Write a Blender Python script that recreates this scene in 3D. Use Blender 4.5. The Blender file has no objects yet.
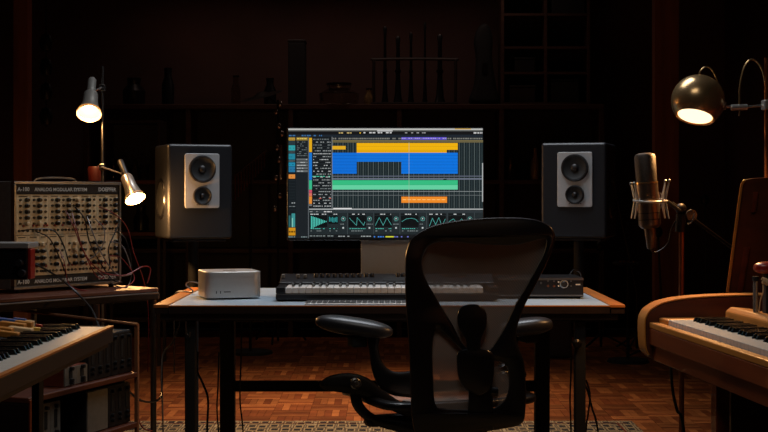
import bpy, bmesh, math, random
from mathutils import Vector, Matrix
random.seed(7)
SC = bpy.context.scene
COL = SC.collection
PI = math.pi
# ------------------------------------------------------------------ camera, world, light, exposure
F, CX, YH, CH = 1320.0, 384.0, 194.0, 1.12        # focal length in px, vanishing point, eye height
cam_d = bpy.data.cameras.new('camera'); cam = bpy.data.objects.new('camera', cam_d); COL.objects.link(cam)
cam_d.sensor_width = 36; cam_d.lens = F/768*36; cam_d.shift_y = -(216-YH)/768
cam_d.clip_start = .05
cam.location = (0, 0, CH); cam.rotation_euler = (PI/2, 0, 0)
SC.camera = cam
W = bpy.data.worlds.new('world'); SC.world = W; W.use_nodes = True
W.node_tree.nodes['Background'].inputs[0].default_value = (.5, .4, .4, 1)
W.node_tree.nodes['Background'].inputs[1].default_value = .004
SC.view_settings.view_transform = 'Standard'; SC.view_settings.look = 'None'
SC.view_settings.exposure = 0; SC.view_settings.gamma = 1; SC.view_settings.use_curve_mapping = False
SC.cycles.use_denoising = True
SC.cycles.max_bounces = 8
SC.cycles.sample_clamp_indirect = 3

def area(name, loc, size, power, color, spread=PI, rot=(0, 0, 0)):
    l = bpy.data.lights.new(name, 'AREA'); l.shape = 'RECTANGLE'; l.size, l.size_y = size
    l.energy = power; l.color = color; l.spread = spread
    o = bpy.data.objects.new(name, l); COL.objects.link(o); o.location = loc; o.rotation_euler = rot
    return o
def point(name, loc, power, color, r=.02):
    l = bpy.data.lights.new(name, 'POINT'); l.energy = power; l.color = color; l.shadow_soft_size = r
    o = bpy.data.objects.new(name, l); COL.objects.link(o); o.location = loc
    return o
def spot(name, loc, d, power, color, angle, r=.03):
    l = bpy.data.lights.new(name, 'SPOT'); l.energy = power; l.color = color; l.spot_size = angle
    l.spot_blend = .6; l.shadow_soft_size = r
    o = bpy.data.objects.new(name, l); COL.objects.link(o); o.location = loc
    o.rotation_euler = Vector(d).to_track_quat('-Z', 'Y').to_euler()
    return o
WARM = (1, .50, .17)
area('ceiling_light_beam', (.1, 4.95, 3.10), (1.3, .9), 20, (.88, .93, 1.0), PI*.62)
area('rear_ceiling_light_beam', (-.1, 7.0, 3.10), (1.2, .5), 17, (1, .70, .46), PI*.34)
area('added_wall_wash', (-.3, 10.0, 3.10), (3.0, .2), 3.2, (1, .70, .58), PI*.8)  # added wash to lift the dark back wall, from an unseen lamp
area('added_front_fill', (.0, 2.4, 3.10), (1.0, .8), 8.8, (1, .95, .88), PI*.75)  # added fill for synth and keyboards, from an unseen lamp

# ------------------------------------------------------------------ materials
def lin(c):
    if isinstance(c, int): c = ((c >> 16) & 255, (c >> 8) & 255, c & 255)
    return tuple(((v/255)/12.92 if v/255 <= .04045 else ((v/255+.055)/1.055)**2.4) for v in c)
def mat(name, c, rough=.5, metal=0, noise=None, amt=.25, bump=0, wood=None, spec=.5, coat=0, trans=0):
    m = bpy.data.materials.new(name); m.use_nodes = True; nt = m.node_tree; N = nt.nodes; L = nt.links
    b = N['Principled BSDF']; c = lin(c)
    b.inputs['Base Color'].default_value = (*c, 1); b.inputs['Roughness'].default_value = rough
    b.inputs['Metallic'].default_value = metal; b.inputs['Specular IOR Level'].default_value = spec
    b.inputs['Coat Weight'].default_value = coat
    b.inputs['Transmission Weight'].default_value = trans
    tc = N.new('ShaderNodeTexCoord')
    if wood is not None or noise:
        mp = N.new('ShaderNodeMapping'); L.new(tc.outputs['Object'], mp.inputs[0])
        mp.inputs['Scale'].default_value = wood if wood is not None else (noise,)*3
        n = N.new('ShaderNodeTexNoise'); n.inputs['Scale'].default_value = 1; n.inputs['Detail'].default_value = 5
        L.new(mp.outputs[0], n.inputs['Vector'])
        r = N.new('ShaderNodeMapRange'); r.inputs[1].default_value = .3; r.inputs[2].default_value = .7
        r.inputs[3].default_value = 1-amt; r.inputs[4].default_value = 1+amt
        L.new(n.outputs[0], r.inputs[0])
        x = N.new('ShaderNodeVectorMath'); x.operation = 'SCALE'; x.inputs[0].default_value = c
        L.new(r.outputs[0], x.inputs['Scale']); L.new(x.outputs[0], b.inputs['Base Color'])
        if bump:
            bp = N.new('ShaderNodeBump'); bp.inputs['Strength'].default_value = bump; bp.inputs['Distance'].default_value = .002
            L.new(n.outputs[0], bp.inputs['Height']); L.new(bp.outputs[0], b.inputs['Normal'])
    return m
def emit(name, c, s):
    m = bpy.data.materials.new(name); m.use_nodes = True; nt = m.node_tree
    b = nt.nodes['Principled BSDF']; b.inputs['Base Color'].default_value = (0, 0, 0, 1)
    b.inputs['Emission Color'].default_value = (*c, 1); b.inputs['Emission Strength'].default_value = s
    return m
M = dict(
    black=mat('black_plastic', 0x141214, .45, noise=30, amt=.15),
    satin=mat('black_satin', 0x0f0f12, .32, noise=20, amt=.1),
    matte=mat('matte_black', 0x060506, .8, noise=20, amt=.2),
    speaker=mat('speaker_grey', 0x17181c, .42, noise=200, amt=.08, bump=.1),
    plate=mat('speaker_plate', 0xb4b4b4, .45, .35, noise=300, amt=.05),
    cone=mat('driver_cone', 0x070708, .7, noise=60, amt=.1),
    chrome=mat('chrome', 0xc8c4be, .2, .8, noise=8, amt=.05),
    steel=mat('brushed_steel', 0x8d8a86, .32, 1, noise=40, amt=.12),
    alu=mat('satin_aluminium', 0xd2d0cc, .38, .75, noise=150, amt=.03),
    standgrey=mat('monitor_stand_grey', 0xa8a29a, .45, .3, noise=100, amt=.03),
    darksteel=mat('dark_steel', 0x2a2624, .4, .8, noise=20, amt=.2),
    wood=mat('orange_wood', 0xb0682c, .42, wood=(40, 3, 40), amt=.22, bump=.1),
    woodx=mat('orange_wood_across', 0xb0682c, .42, wood=(3, 40, 40), amt=.22, bump=.1),
    pwood=mat('piano_wood', 0x7c3716, .45, wood=(30, 2.5, 30), amt=.25, bump=.08, coat=.2),
    pwoodx=mat('piano_wood_across', 0x56260f, .5, wood=(2.5, 30, 30), amt=.25, bump=.08, coat=.2),
    plight=mat('pale_piano_wood', 0xc9823a, .4, wood=(30, 2.5, 30), amt=.15, bump=.08),
    dwood=mat('dark_wood', 0x1f100c, .5, wood=(30, 3, 30), amt=.3),
    rwood=mat('red_brown_wood', 0x6b2d18, .5, wood=(4, 4, 40), amt=.3),
    lino=mat('grey_linoleum', 0xa0b0bc, .42, noise=6, amt=.10, bump=.05),
    whitekey=mat('white_key', 0xd6d3ce, .3, noise=20, amt=.03),
    blackkey=mat('black_key', 0x0b0b0c, .25, noise=20, amt=.1),
    synth=mat('cream_module_panel', 0xe2caa0, .5, .15, noise=60, amt=.12),
    grey=mat('grey_panel', 0x77736c, .5, .2, noise=60, amt=.12),
    red=mat('red_plastic', 0x8c1f17, .3, noise=20, amt=.1),
    dullred=mat('dull_red_glaze', 0x451009, .5, noise=20, amt=.1),
    redwire=mat('red_cable', 0x7a1a18, .4, noise=20, amt=.1),
    greywire=mat('grey_cable', 0x77706c, .4, noise=20, amt=.1),
    blackwire=mat('black_cable', 0x0a090a, .4, noise=20, amt=.1),
    pad=mat('arm_pad_rubber', 0x26262a, .36, noise=60, amt=.08),
    cream=mat('cream_plastic', 0xd9b98c, .4, noise=30, amt=.06),
    amber=mat('amber_plastic', 0xb87830, .4, noise=30, amt=.06),
    blue=mat('blue_plastic', 0x1f4f94, .4, noise=30, amt=.06),
    yellow=mat('yellow_plastic', 0xb8923a, .4, noise=30, amt=.06),
    strip=mat('black_strip', 0x0e0d0f, .5, noise=30, amt=.1),
    print=mat('white_print', 0xd8d4cc, .6, noise=30, amt=.03),
    mic=mat('nickel_mic', 0x75655a, .36, .85, noise=30, amt=.1),
    grille=mat('mic_grille', 0x4c443e, .5, .7, noise=400, amt=.5, bump=.6),
    nickel=mat('brass_nickel', 0xc4a070, .27, .82, noise=10, amt=.08),
    copper=mat('copper_tube', 0x9a6040, .3, .9, noise=20, amt=.15),
    wall=mat('brown_wall', 0x5a403a, .85, noise=1.5, amt=.2, bump=.2),
    wallr=mat('red_brown_wall', 0x4a281e, .85, noise=1.5, amt=.2, bump=.2),
    ceil=mat('dark_ceiling', 0x2a2020, .9, noise=2, amt=.2),
    trim=mat('brown_trim', 0x8a5838, .6, wood=(20, 20, 2), amt=.25),
    glass=mat('glass', 0xe8e0d8, .05, trans=1, noise=5, amt=.02),
    shelfwood=mat('shelf_wood', 0x40261a, .55, wood=(3, 30, 30), amt=.3),
    shade=mat('satin_chrome_shade', 0xc0b8ae, .3, .72, noise=20, amt=.04), halo_on=emit('painted_halo_glow', (1, .40, .08), 1.1),  # orange halo round the bulbs, painted as an emissive ring
    mesh=None, white_on=emit('lamp_glow', (1, .74, .44), 1.9), diffuser=emit('diffuser_glow', (.8, .9, 1), 2),
)
# chair mesh: sheer woven fabric
def mesh_mat():
    m = bpy.data.materials.new('sheer_chair_mesh'); m.use_nodes = True; nt = m.node_tree; N = nt.nodes; L = nt.links
    b = N['Principled BSDF']; b.inputs['Base Color'].default_value = (*lin(0xa08c80), 1); b.inputs['Roughness'].default_value = .7
    tc = N.new('ShaderNodeTexCoord'); w = N.new('ShaderNodeTexWave'); w.inputs['Scale'].default_value = 90; w.bands_direction = 'DIAGONAL'
    L.new(tc.outputs['Object'], w.inputs['Vector'])
    r = N.new('ShaderNodeMapRange'); r.inputs[3].default_value = .62; r.inputs[4].default_value = .78
    L.new(w.outputs['Fac'], r.inputs[0])
    t = N.new('ShaderNodeBsdfTransparent'); x = N.new('ShaderNodeMixShader')
    L.new(r.outputs[0], x.inputs[0]); L.new(t.outputs[0], x.inputs[1]); L.new(b.outputs[0], x.inputs[2])
    L.new(x.outputs[0], N['Material Output'].inputs['Surface'])
    return m
M['mesh'] = mesh_mat()
# screen: colours of the print stored per face
def attr_emit(name, s):
    m = bpy.data.materials.new(name); m.use_nodes = True; nt = m.node_tree
    b = nt.nodes['Principled BSDF']; b.inputs['Base Color'].default_value = (.003, .003, .003, 1); b.inputs['Roughness'].default_value = .4
    a = nt.nodes.new('ShaderNodeAttribute'); a.attribute_name = 'tint'
    nt.links.new(a.outputs['Color'], b.inputs['Emission Color']); b.inputs['Emission Strength'].default_value = s
    return m
M['screen'] = attr_emit('screen_picture', 1.0)
def parquet_mat():
    m = mat('parquet_wood', 0x8c5028, .38, wood=(9, 9, 9), amt=.25)
    nt = m.node_tree; N = nt.nodes; L = nt.links; b = N['Principled BSDF']
    a = N.new('ShaderNodeAttribute'); a.attribute_name = 'tone'
    src = b.inputs['Base Color'].links[0].from_socket
    v = N.new('ShaderNodeVectorMath'); v.operation = 'MULTIPLY'; L.new(src, v.inputs[0]); L.new(a.outputs['Color'], v.inputs[1])
    L.new(v.outputs[0], b.inputs['Base Color'])
    return m
M['parquet'] = parquet_mat()
def rug_mat():
    m = bpy.data.materials.new('patterned_rug'); m.use_nodes = True; nt = m.node_tree; N = nt.nodes; L = nt.links
    b = N['Principled BSDF']; b.inputs['Roughness'].default_value = .95
    tc = N.new('ShaderNodeTexCoord')
    v = N.new('ShaderNodeTexVoronoi'); v.inputs['Scale'].default_value = 1; v.distance = 'CHEBYCHEV'; v.inputs['Randomness'].default_value = .45
    mp = N.new('ShaderNodeMapping'); mp.inputs['Scale'].default_value = (19, 11, 11); L.new(tc.outputs['Object'], mp.inputs[0]); L.new(mp.outputs[0], v.inputs['Vector'])
    r = N.new('ShaderNodeValToRGB'); e = r.color_ramp.elements
    e[0].color = (*lin(0x100a0a), 1); e[0].position = .0; e[1].color = (*lin(0xa08a64), 1); e[1].position = .62
    k = r.color_ramp.elements.new(.28); k.color = (*lin(0x140c0c), 1)
    k = r.color_ramp.elements.new(.36); k.color = (*lin(0xa88c60), 1)
    k = r.color_ramp.elements.new(.5); k.color = (*lin(0x240e0a), 1)
    mu = N.new('ShaderNodeMath'); mu.operation = 'MULTIPLY'; mu.inputs[1].default_value = 1.05
    L.new(v.outputs['Distance'], mu.inputs[0]); L.new(mu.outputs[0], r.inputs[0]); L.new(r.outputs[0], b.inputs['Base Color'])
    return m
M['rug'] = rug_mat()

# ------------------------------------------------------------------ geometry helpers
def px(x, y, D): return Vector(((x-CX)/F*D, D, CH-(y-YH)/F*D))
def lerp(a, b, t): return a+(b-a)*t
def cat(pts, n=6, closed=False):
    P = [Vector(p) for p in pts]; out = []; K = len(P)
    rng = range(K) if closed else range(K-1)
    for i in rng:
        if closed: a, b, c, d = P[i-1], P[i], P[(i+1) % K], P[(i+2) % K]
        else: a, b, c, d = P[max(i-1, 0)], P[i], P[i+1], P[min(i+2, K-1)]
        for k in range(n):
            t = k/n
            out.append(.5*((2*b)+(c-a)*t+(2*a-5*b+4*c-d)*t*t+(3*b-a-3*c+d)*t**3))
    if not closed: out.append(P[-1])
    return out
class MB:
    def __init__(s): s.v = []; s.f = []; s.tint = []
    def add(s, vs, fs, tint=None):
        o = len(s.v); s.v += [Vector(v) for v in vs]; s.f += [[i+o for i in f] for f in fs]; s.tint += [tint]*len(fs)
        return s
    def box(s, a, b, rz=0, piv=None, tint=None, m=None):
        x0, y0, z0 = [min(a[i], b[i]) for i in range(3)]; x1, y1, z1 = [max(a[i], b[i]) for i in range(3)]
        vs = [Vector(p) for p in ((x0, y0, z0), (x1, y0, z0), (x1, y1, z0), (x0, y1, z0), (x0, y0, z1), (x1, y0, z1), (x1, y1, z1), (x0, y1, z1))]
        if rz:
            p = Vector(piv or ((x0+x1)/2, (y0+y1)/2, 0)); R = Matrix.Rotation(rz, 3, 'Z'); vs = [R @ (v-p)+p for v in vs]
        if m: vs = [m @ v for v in vs]
        return s.add(vs, [(3, 2, 1, 0), (4, 5, 6, 7), (0, 1, 5, 4), (1, 2, 6, 5), (2, 3, 7, 6), (3, 0, 4, 7)], tint)
    def tube(s, pts, r, n=8, cap=True, sq=1):
        P = [Vector(p) for p in pts]; K = len(P); rr = r if isinstance(r, (list, tuple)) else [r]*K
        T = [(P[min(i+1, K-1)]-P[max(i-1, 0)]).normalized() for i in range(K)]
        up = Vector((0, 0, 1)) if abs(T[0].z) < .9 else Vector((0, 1, 0))
        u = T[0].cross(up).normalized(); vs = []
        for i in range(K):
            u = (u-T[i]*u.dot(T[i])).normalized(); w = T[i].cross(u)
            for k in range(n):
                a = 2*PI*k/n; vs.append(P[i]+u*math.cos(a)*rr[i]+w*math.sin(a)*rr[i]*sq)
        fs = [(i*n+k, i*n+(k+1) % n, (i+1)*n+(k+1) % n, (i+1)*n+k) for i in range(K-1) for k in range(n)]
        if cap: fs += [tuple(range(n-1, -1, -1)), tuple((K-1)*n+k for k in range(n))]
        return s.add(vs, fs)
    def lathe(s, prof, o, d, n=28, cap=True):      # prof: (distance along d, radius)
        o = Vector(o); d = Vector(d).normalized(); up = Vector((0, 0, 1)) if abs(d.z) < .9 else Vector((0, 1, 0))
        u = d.cross(up).normalized(); w = d.cross(u); vs = []
        for t, r in prof:
            for k in range(n):
                a = 2*PI*k/n; vs.append(o+d*t+(u*math.cos(a)+w*math.sin(a))*r)
        K = len(prof)
        fs = [(i*n+k, (i+1)*n+k, (i+1)*n+(k+1) % n, i*n+(k+1) % n) for i in range(K-1) for k in range(n)]
        if cap: fs += [tuple(range(n)), tuple((K-1)*n+k for k in range(n-1, -1, -1))]
        return s.add(vs, fs)
    def ell(s, c, r, m=None, nu=16, nv=10, pw=1):
        vs = []; c = Vector(c)
        def sp(x): return math.copysign(abs(x)**pw, x)
        for i in range(1, nv):
            t = PI*i/nv
            for k in range(nu):
                a = 2*PI*k/nu
                v = Vector((sp(math.sin(t))*sp(math.cos(a))*r[0], sp(math.sin(t))*sp(math.sin(a))*r[1], sp(math.cos(t))*r[2]))
                vs.append((m @ v if m else v)+c)
        top = Vector((0, 0, r[2])); bot = -top
        if m: top = m @ top; bot = m @ bot
        vs += [top+c, bot+c]; T = len(vs)-2
        fs = [(i*nu+k, (i+1)*nu+k, (i+1)*nu+(k+1) % nu, i*nu+(k+1) % nu) for i in range(nv-2) for k in range(nu)]
        fs += [(T, k, (k+1) % nu) for k in range(nu)] + [(T+1, (nv-2)*nu+(k+1) % nu, (nv-2)*nu+k) for k in range(nu)]
        return s.add(vs, fs)
    def prism(s, pts, off):                         # pts 3D polygon, off = extrusion vector
        P = [Vector(p) for p in pts]; n = len(P); off = Vector(off)
        return s.add(P+[p+off for p in P], [tuple(range(n-1, -1, -1)), tuple(range(n, 2*n))]+[(i, (i+1) % n, n+(i+1) % n, n+i) for i in range(n)])
    def build(s, name, m, parent=None, world=False, bevel=0, smooth=False, attr=None, seg=2):
        vs = s.v
        if parent is not None and world:
            r = parent
            while r.parent: r = r.parent
            inv = RM[r.name].inverted(); vs = [inv @ v for v in vs]
        me = bpy.data.meshes.new(name); me.from_pydata([tuple(v) for v in vs], [], s.f)
        if attr:
            ca = me.attributes.new(attr, 'FLOAT_COLOR', 'CORNER'); i = 0
            for p, t in zip(me.polygons, s.tint):
                for _ in p.loop_indices: ca.data[i].color = (*(t or (1, 1, 1)), 1); i += 1
        bm = bmesh.new(); bm.from_mesh(me)
        bmesh.ops.recalc_face_normals(bm, faces=bm.faces)
        bm.to_mesh(me); bm.free()
        if m: me.materials.append(M[m] if isinstance(m, str) else m)
        if smooth:
            for p in me.polygons: p.use_smooth = True
            me.set_sharp_from_angle(angle=math.radians(38))
        o = bpy.data.objects.new(name, me); COL.objects.link(o)
        if parent is not None: o.parent = parent
        if bevel:
            b = o.modifiers.new('bevel', 'BEVEL'); b.width = bevel; b.segments = seg; b.limit_method = 'ANGLE'; b.angle_limit = math.radians(40)
        return o
RM = {}
def tag(o, label, cat_, group=None, kind=None):
    o['label'] = label; o['category'] = cat_
    if group: o['group'] = group
    if kind: o['kind'] = kind
    return o
def thing(name, label, cat_, loc=(0, 0, 0), rz=0, group=None):
    o = bpy.data.objects.new(name, None); COL.objects.link(o); o.location = loc; o.rotation_euler = (0, 0, rz)
    o.empty_display_size = .1
    RM[o.name] = Matrix.Translation(Vector(loc)) @ Matrix.Rotation(rz, 4, 'Z')
    return tag(o, label, cat_, group)
def place(src, name, parent, loc, rot=None, m=None):     # another object on the same mesh
    o = bpy.data.objects.new(name, src.data if hasattr(src, 'data') else src); COL.objects.link(o); o.parent = parent; o.location = loc
    if rot is not None: o.rotation_euler = rot
    for md in (src.modifiers if hasattr(src, 'modifiers') else ()):
        b = o.modifiers.new('bevel', 'BEVEL'); b.width = md.width; b.segments = md.segments; b.limit_method = 'ANGLE'
    return o
def label(o, t): o['label'] = t; return o
def struct(o): o['kind'] = 'structure'; return o
# flat outline with holes -> thick solid, warped by a mapping (x, y, thickness) -> point
def sil(name, outlines, fmap, thick, bev, m, parent, invm, res=5, mirror=None, raw=False):
    cu = bpy.data.curves.new(name, 'CURVE'); cu.dimensions = '2D'; cu.fill_mode = 'BOTH'
    for ol in outlines:
        pts = ol if raw else cat([(x, y, 0) for x, y in ol], res, True)
        sp = cu.splines.new('POLY'); sp.points.add(len(pts)-1)
        for p, q in zip(sp.points, pts): p.co = (q[0], -q[1], 0, 1)
        sp.use_cyclic_u = True
    cu.extrude = max(thick/2-bev, 0); cu.bevel_depth = bev; cu.bevel_resolution = 1; cu.offset = -bev
    o = bpy.data.objects.new(name, cu); COL.objects.link(o)
    dg = bpy.context.evaluated_depsgraph_get(); me = bpy.data.meshes.new_from_object(o.evaluated_get(dg))
    bpy.data.objects.remove(o); bpy.data.curves.remove(cu)
    for v in me.vertices:
        p = invm @ fmap(v.co.x, -v.co.y, v.co.z)
        if mirror: p.x = -p.x*mirror
        v.co = p
    bm = bmesh.new(); bm.from_mesh(me); bmesh.ops.remove_doubles(bm, verts=bm.verts, dist=1e-5)
    bmesh.ops.recalc_face_normals(bm, faces=bm.faces); bm.to_mesh(me); bm.free()
    me.name = name; me.materials.clear(); me.materials.append(M[m])
    for p in me.polygons: p.use_smooth = True
    me.set_sharp_from_angle(angle=math.radians(45))
    o = bpy.data.objects.new(name, me); COL.objects.link(o); o.parent = parent
    return o
def text(s, size, name, m, parent, mtx, align='LEFT'):
    cu = bpy.data.curves.new(name, 'FONT'); cu.body = s; cu.size = size; cu.align_x = align; cu.extrude = .0004; cu.resolution_u = 2
    cu.offset = size*.015
    o = bpy.data.objects.new(name, cu); COL.objects.link(o)
    me = bpy.data.meshes.new_from_object(o.evaluated_get(bpy.context.evaluated_depsgraph_get()))
    bpy.data.objects.remove(o); bpy.data.curves.remove(cu)
    me.name = name; me.transform(mtx); me.materials.clear(); me.materials.append(M[m])
    o = bpy.data.objects.new(name, me); COL.objects.link(o); o.parent = parent
    return o

# ------------------------------------------------------------------ room shell
XL, XR, Y0, Y1, ZC = -3.35, 2.84, -1.4, 11.0, 3.25
struct(MB().box((XL, Y1, 0), (XR, Y1+.15, ZC)).build('wall_back', 'wall'))
struct(MB().box((XL-.15, Y0-.15, 0), (XL, Y1+.15, ZC)).build('wall_left', 'wall'))
struct(MB().box((XR, Y0-.15, 0), (XR+.15, Y1+.15, ZC)).build('wall_right', 'wallr'))
struct(MB().box((XL, Y0-.15, 0), (XR, Y0, ZC)).build('wall_front', 'wall'))
struct(MB().box((XL-.15, Y0-.15, ZC), (XR+.15, Y1+.15, ZC+.1)).build('ceiling', 'ceil'))
struct(MB().box((XL, Y1-.03, 0), (XR, Y1, .12)).build('baseboard_back', 'shelfwood', bevel=.005))
p = px(22.5, 0, 8.0)
struct(MB().box((p.x-.045, 7.95, 0), (p.x+.045, 8.05, ZC)).build('trim_1', 'trim', bevel=.006))
p = px(664, 0, 9.2)
struct(MB().box((p.x-.085, 9.1, 0), (p.x+.085, 9.2, ZC)).build('trim_2', 'trim', bevel=.006))
floor = struct(MB().box((XL, Y0, -.1), (XR, Y1, -.006)).build('floor', 'dwood'))
# parquet: square blocks of five fingers, direction alternating
BS = .19
tones = [(.62, .5, .5), (.8, .75, .7), (1, 1, 1), (1.25, 1.3, 1.3), (.72, .62, .6)]
def block_mesh(k):
    rnd = random.Random(k); mb = MB(); w = BS/5; h = k % 2
    base = rnd.choice([.7, .85, 1.0, 1.15])
    for i in range(5):
        t = tuple(c*base for c in rnd.choice(tones)); a, b = -BS/2+i*w+.0008, -BS/2+(i+1)*w-.0008; e = BS/2-.0008
        z = rnd.uniform(-.0004, .0004)
        mb.box((a, -e, -.006), (b, e, z), tint=t) if h else mb.box((-e, a, -.006), (e, b, z), tint=t)
    return mb
protos = [block_mesh(k) for k in range(14)]
meshes = []
for k, mb in enumerate(protos):
    o = mb.build('parquet_block', 'parquet', attr='tone'); meshes.append(o.data); bpy.data.objects.remove(o)
rest = MB(); cells = []
nx0, nx1 = int(XL/BS), int(XR/BS); ny0, ny1 = int(4.9/BS), int(Y1/BS)
for i in range(nx0, nx1):
    for j in range(ny0, ny1):
        x, y = (i+.5)*BS, (j+.5)*BS
        k = random.randrange(7)*2+((i+j) % 2)
        u = CX+x*F/y
        near = 6.35 < y < 9.0 and 125 < u < 770 and not (x < 1.2 and y < 6.5)
        cells.append((y if near else 99, x, y, k))
cells.sort(); n = 0
for key, x, y, k in cells:
    if key < 99 and n < 300:
        o = bpy.data.objects.new('parquet_block', meshes[k]); COL.objects.link(o); o.parent = floor; o.location = (x, y, 0); n += 1
    else:
        for q in range(5):
            fs = protos[k].v[q*8:(q+1)*8]
            rest.add([v+Vector((x, y, 0)) for v in fs], [(4, 5, 6, 7), (0, 1, 5, 4), (1, 2, 6, 5), (2, 3, 7, 6), (3, 0, 4, 7)], protos[k].tint[q*6])
o = rest.build('parquet_field', 'parquet', floor, attr='tone'); o['kind'] = 'stuff'
rug = tag(MB().box((-1.7, 3.0, .002), (1.21, 6.44, .014)).build('rug', 'rug', bevel=.004), 'cream and dark patterned woven rug on the parquet under the desk', 'rug')
MB().box((-1.66, 6.36, .0142), (1.17, 6.37, .0155)).box((1.12, 3, .0142), (1.13, 6.36, .0155)).build('border_line', 'rwood', rug)
# luminaires above the frame; the front and back-wall ones are added fill
for nm, y, sx, sy, lb in (('ceiling_or_fill_lamp', 4.95, 1.4, 1.0, 'flat square ceiling lamp with cool diffuser above the desk'), ('ceiling_or_fill_lamp', 7.0, 1.3, .6, 'flat ceiling lamp over the open floor behind the desk'), ('ceiling_or_fill_lamp', 10.0, 3.1, .3, 'added long narrow fill lamp washing the back wall'), ('ceiling_or_fill_lamp', 2.4, 1.1, .9, 'added flat fill lamp over the keyboards in front')):
    t = thing(nm, lb, 'lamp', ({4.95: .1, 7.0: -.1, 10.0: -.3, 2.4: 0}[y], y, 3.12))
    MB().box((-sx/2, -sy/2, .02), (sx/2, sy/2, .13)).build('housing', 'darksteel', t, bevel=.01)
    MB().box((-sx/2+.04, -sy/2+.04, .008), (sx/2-.04, sy/2-.04, .02)).build('diffuser', 'matte', t)

# ------------------------------------------------------------------ desk
DX0, DX1, DY0, DY1, DZ = -.765, .80, 4.38, 5.2, .75
desk = thing('desk', 'wide desk with grey linoleum top, orange wooden side edges and dark legs', 'desk', (0, 4.8, 0))
MB().box((DX0+.05, DY0+.006, DZ-.025), (DX1-.05, DY1, DZ)).build('desktop', 'lino', desk, True, bevel=.002)
for a, b in ((DX0, DX0+.049), (DX1-.049, DX1)):
    MB().box((a, DY0, DZ-.008), (b, DY1, DZ+.003)).build('side_edge', 'wood', desk, True, bevel=.002)
    MB().box((a+.003, DY0+.003, DZ-.027), (b-.001, DY1, DZ-.0085)).build('side_board', 'dwood', desk, True)
MB().box((DX0+.05, DY0, DZ-.004), (DX1-.05, DY0+.006, DZ)).build('front_edge', 'woodx', desk, True)
MB().box((DX0+.05, DY0+.001, DZ-.027), (DX1-.05, DY0+.006, DZ-.0045)).build('front_board', 'dwood', desk, True)
MB().box((DX0+.02, DY0+.015, DZ-.05), (DX1-.02, DY0+.035, DZ-.0275)).build('apron', 'dwood', desk, True, bevel=.002)
MB().box((DX0+.03, DY0+.04, DZ-.055), (DX1-.03, DY1-.02, DZ-.028)).build('underframe', 'dwood', desk, True)
for x in (190, 580.5):
    q = px(x, 0, 4.42); MB().box((q.x-.018, 4.42, 0.014), (q.x+.018, 4.46, DZ-.055)).build('leg', 'matte', desk, True, bevel=.004)
for x in (228, 541.5):
    q = px(x, 0, 5.16); MB().box((q.x-.028, 5.12, 0.014), (q.x+.028, 5.18, DZ-.055)).build('leg', 'matte', desk, True, bevel=.004)
a, b = px(234, 381, 5.15), px(536, 391, 5.15)
MB().box((a.x, 5.13, b.z), (b.x, 5.17, a.z)).build('crossbar', 'matte', desk, True, bevel=.003)
c = px(577, 344, 4.40); MB().lathe([(-.01, .010), (0, .016), (.02, .016), (.026, .008)], (c.x, 4.42, c.z), (0, -1, 0), 12).build('leg_knob', 'darksteel', desk, True)
a = px(186, 313, 4.40); MB().tube([(a.x, 4.40, .695), (a.x, 4.40, .655), (a.x+.012, 4.40, .645), (a.x+.014, 4.40, .66)], .003, 6).build('hook', 'steel', desk, True, smooth=True)

# ------------------------------------------------------------------ monitor
MX0, MX1, MD = (287-CX)/274.0, (484-CX)/274.0, F/274.0
MZ1, MZ0 = CH+(YH-127.5)/274.0, CH-(240.3-YH)/274.0
mon = thing('monitor', 'wide flat monitor on a grey stand showing a music timeline', 'monitor', ((MX0+MX1)/2, MD+.05, DZ))
MB().box((MX0, MD+.002, MZ0), (MX1, MD+.026, MZ1)).build('housing', 'satin', mon, True, bevel=.003)
U0, U1, V0, V1 = 22., 630., 40., 389.
scr = MB(); lay = [0]
def sq(u0, v0, u1, v1, c, l=1):
    if isinstance(c, int): c = lin(c)
    x0 = lerp(MX0, MX1, (u0-U0)/(U1-U0)); x1 = lerp(MX0, MX1, (u1-U0)/(U1-U0))
    z0 = lerp(MZ1, MZ0, (v0-V0)/(V1-V0)); z1 = lerp(MZ1, MZ0, (v1-V0)/(V1-V0)); y = MD+.0015-l*.00025
    scr.add([(x0, y, z1), (x1, y, z1), (x1, y, z0), (x0, y, z0)], [(0, 1, 2, 3)], c)
R = random.Random(3)
def dashes(u0, u1, v, h, c, dens=.7, w=(3, 9), l=3):
    u = u0
    while u < u1:
        k = R.uniform(*w)
        if R.random() < dens: sq(u, v, min(u+k, u1), v+h, c, l)
        u += k+R.uniform(1, 3)
sq(26, 43, 626, 383, 0x1a2024, 0)
sq(26, 43, 626, 48, 0xb8b8b4, 1); sq(26, 48, 626, 52, 0x50524f, 1); sq(26, 52, 626, 62, 0x141416, 1); sq(540, 43, 590, 46, 0xc9a050, 2)
dashes(182, 230, 55, 3.5, 0xc9b070); dashes(240, 250, 55, 3.5, 0xe0b030); dashes(258, 345, 54, 4, 0xc8c8c8, .9); dashes(375, 395, 55, 3, 0x9a9a9a); dashes(405, 450, 55, 3, 0x9a9a9a); dashes(598, 625, 54, 5, 0xc0c0c0, .9)
sq(300, 49, 348, 52, 0xd0d0d0, 2)
sq(26, 62, 626, 69, 0x1c242c, 1); dashes(28, 130, 63, 4, 0x3b6a9a, .6)
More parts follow.
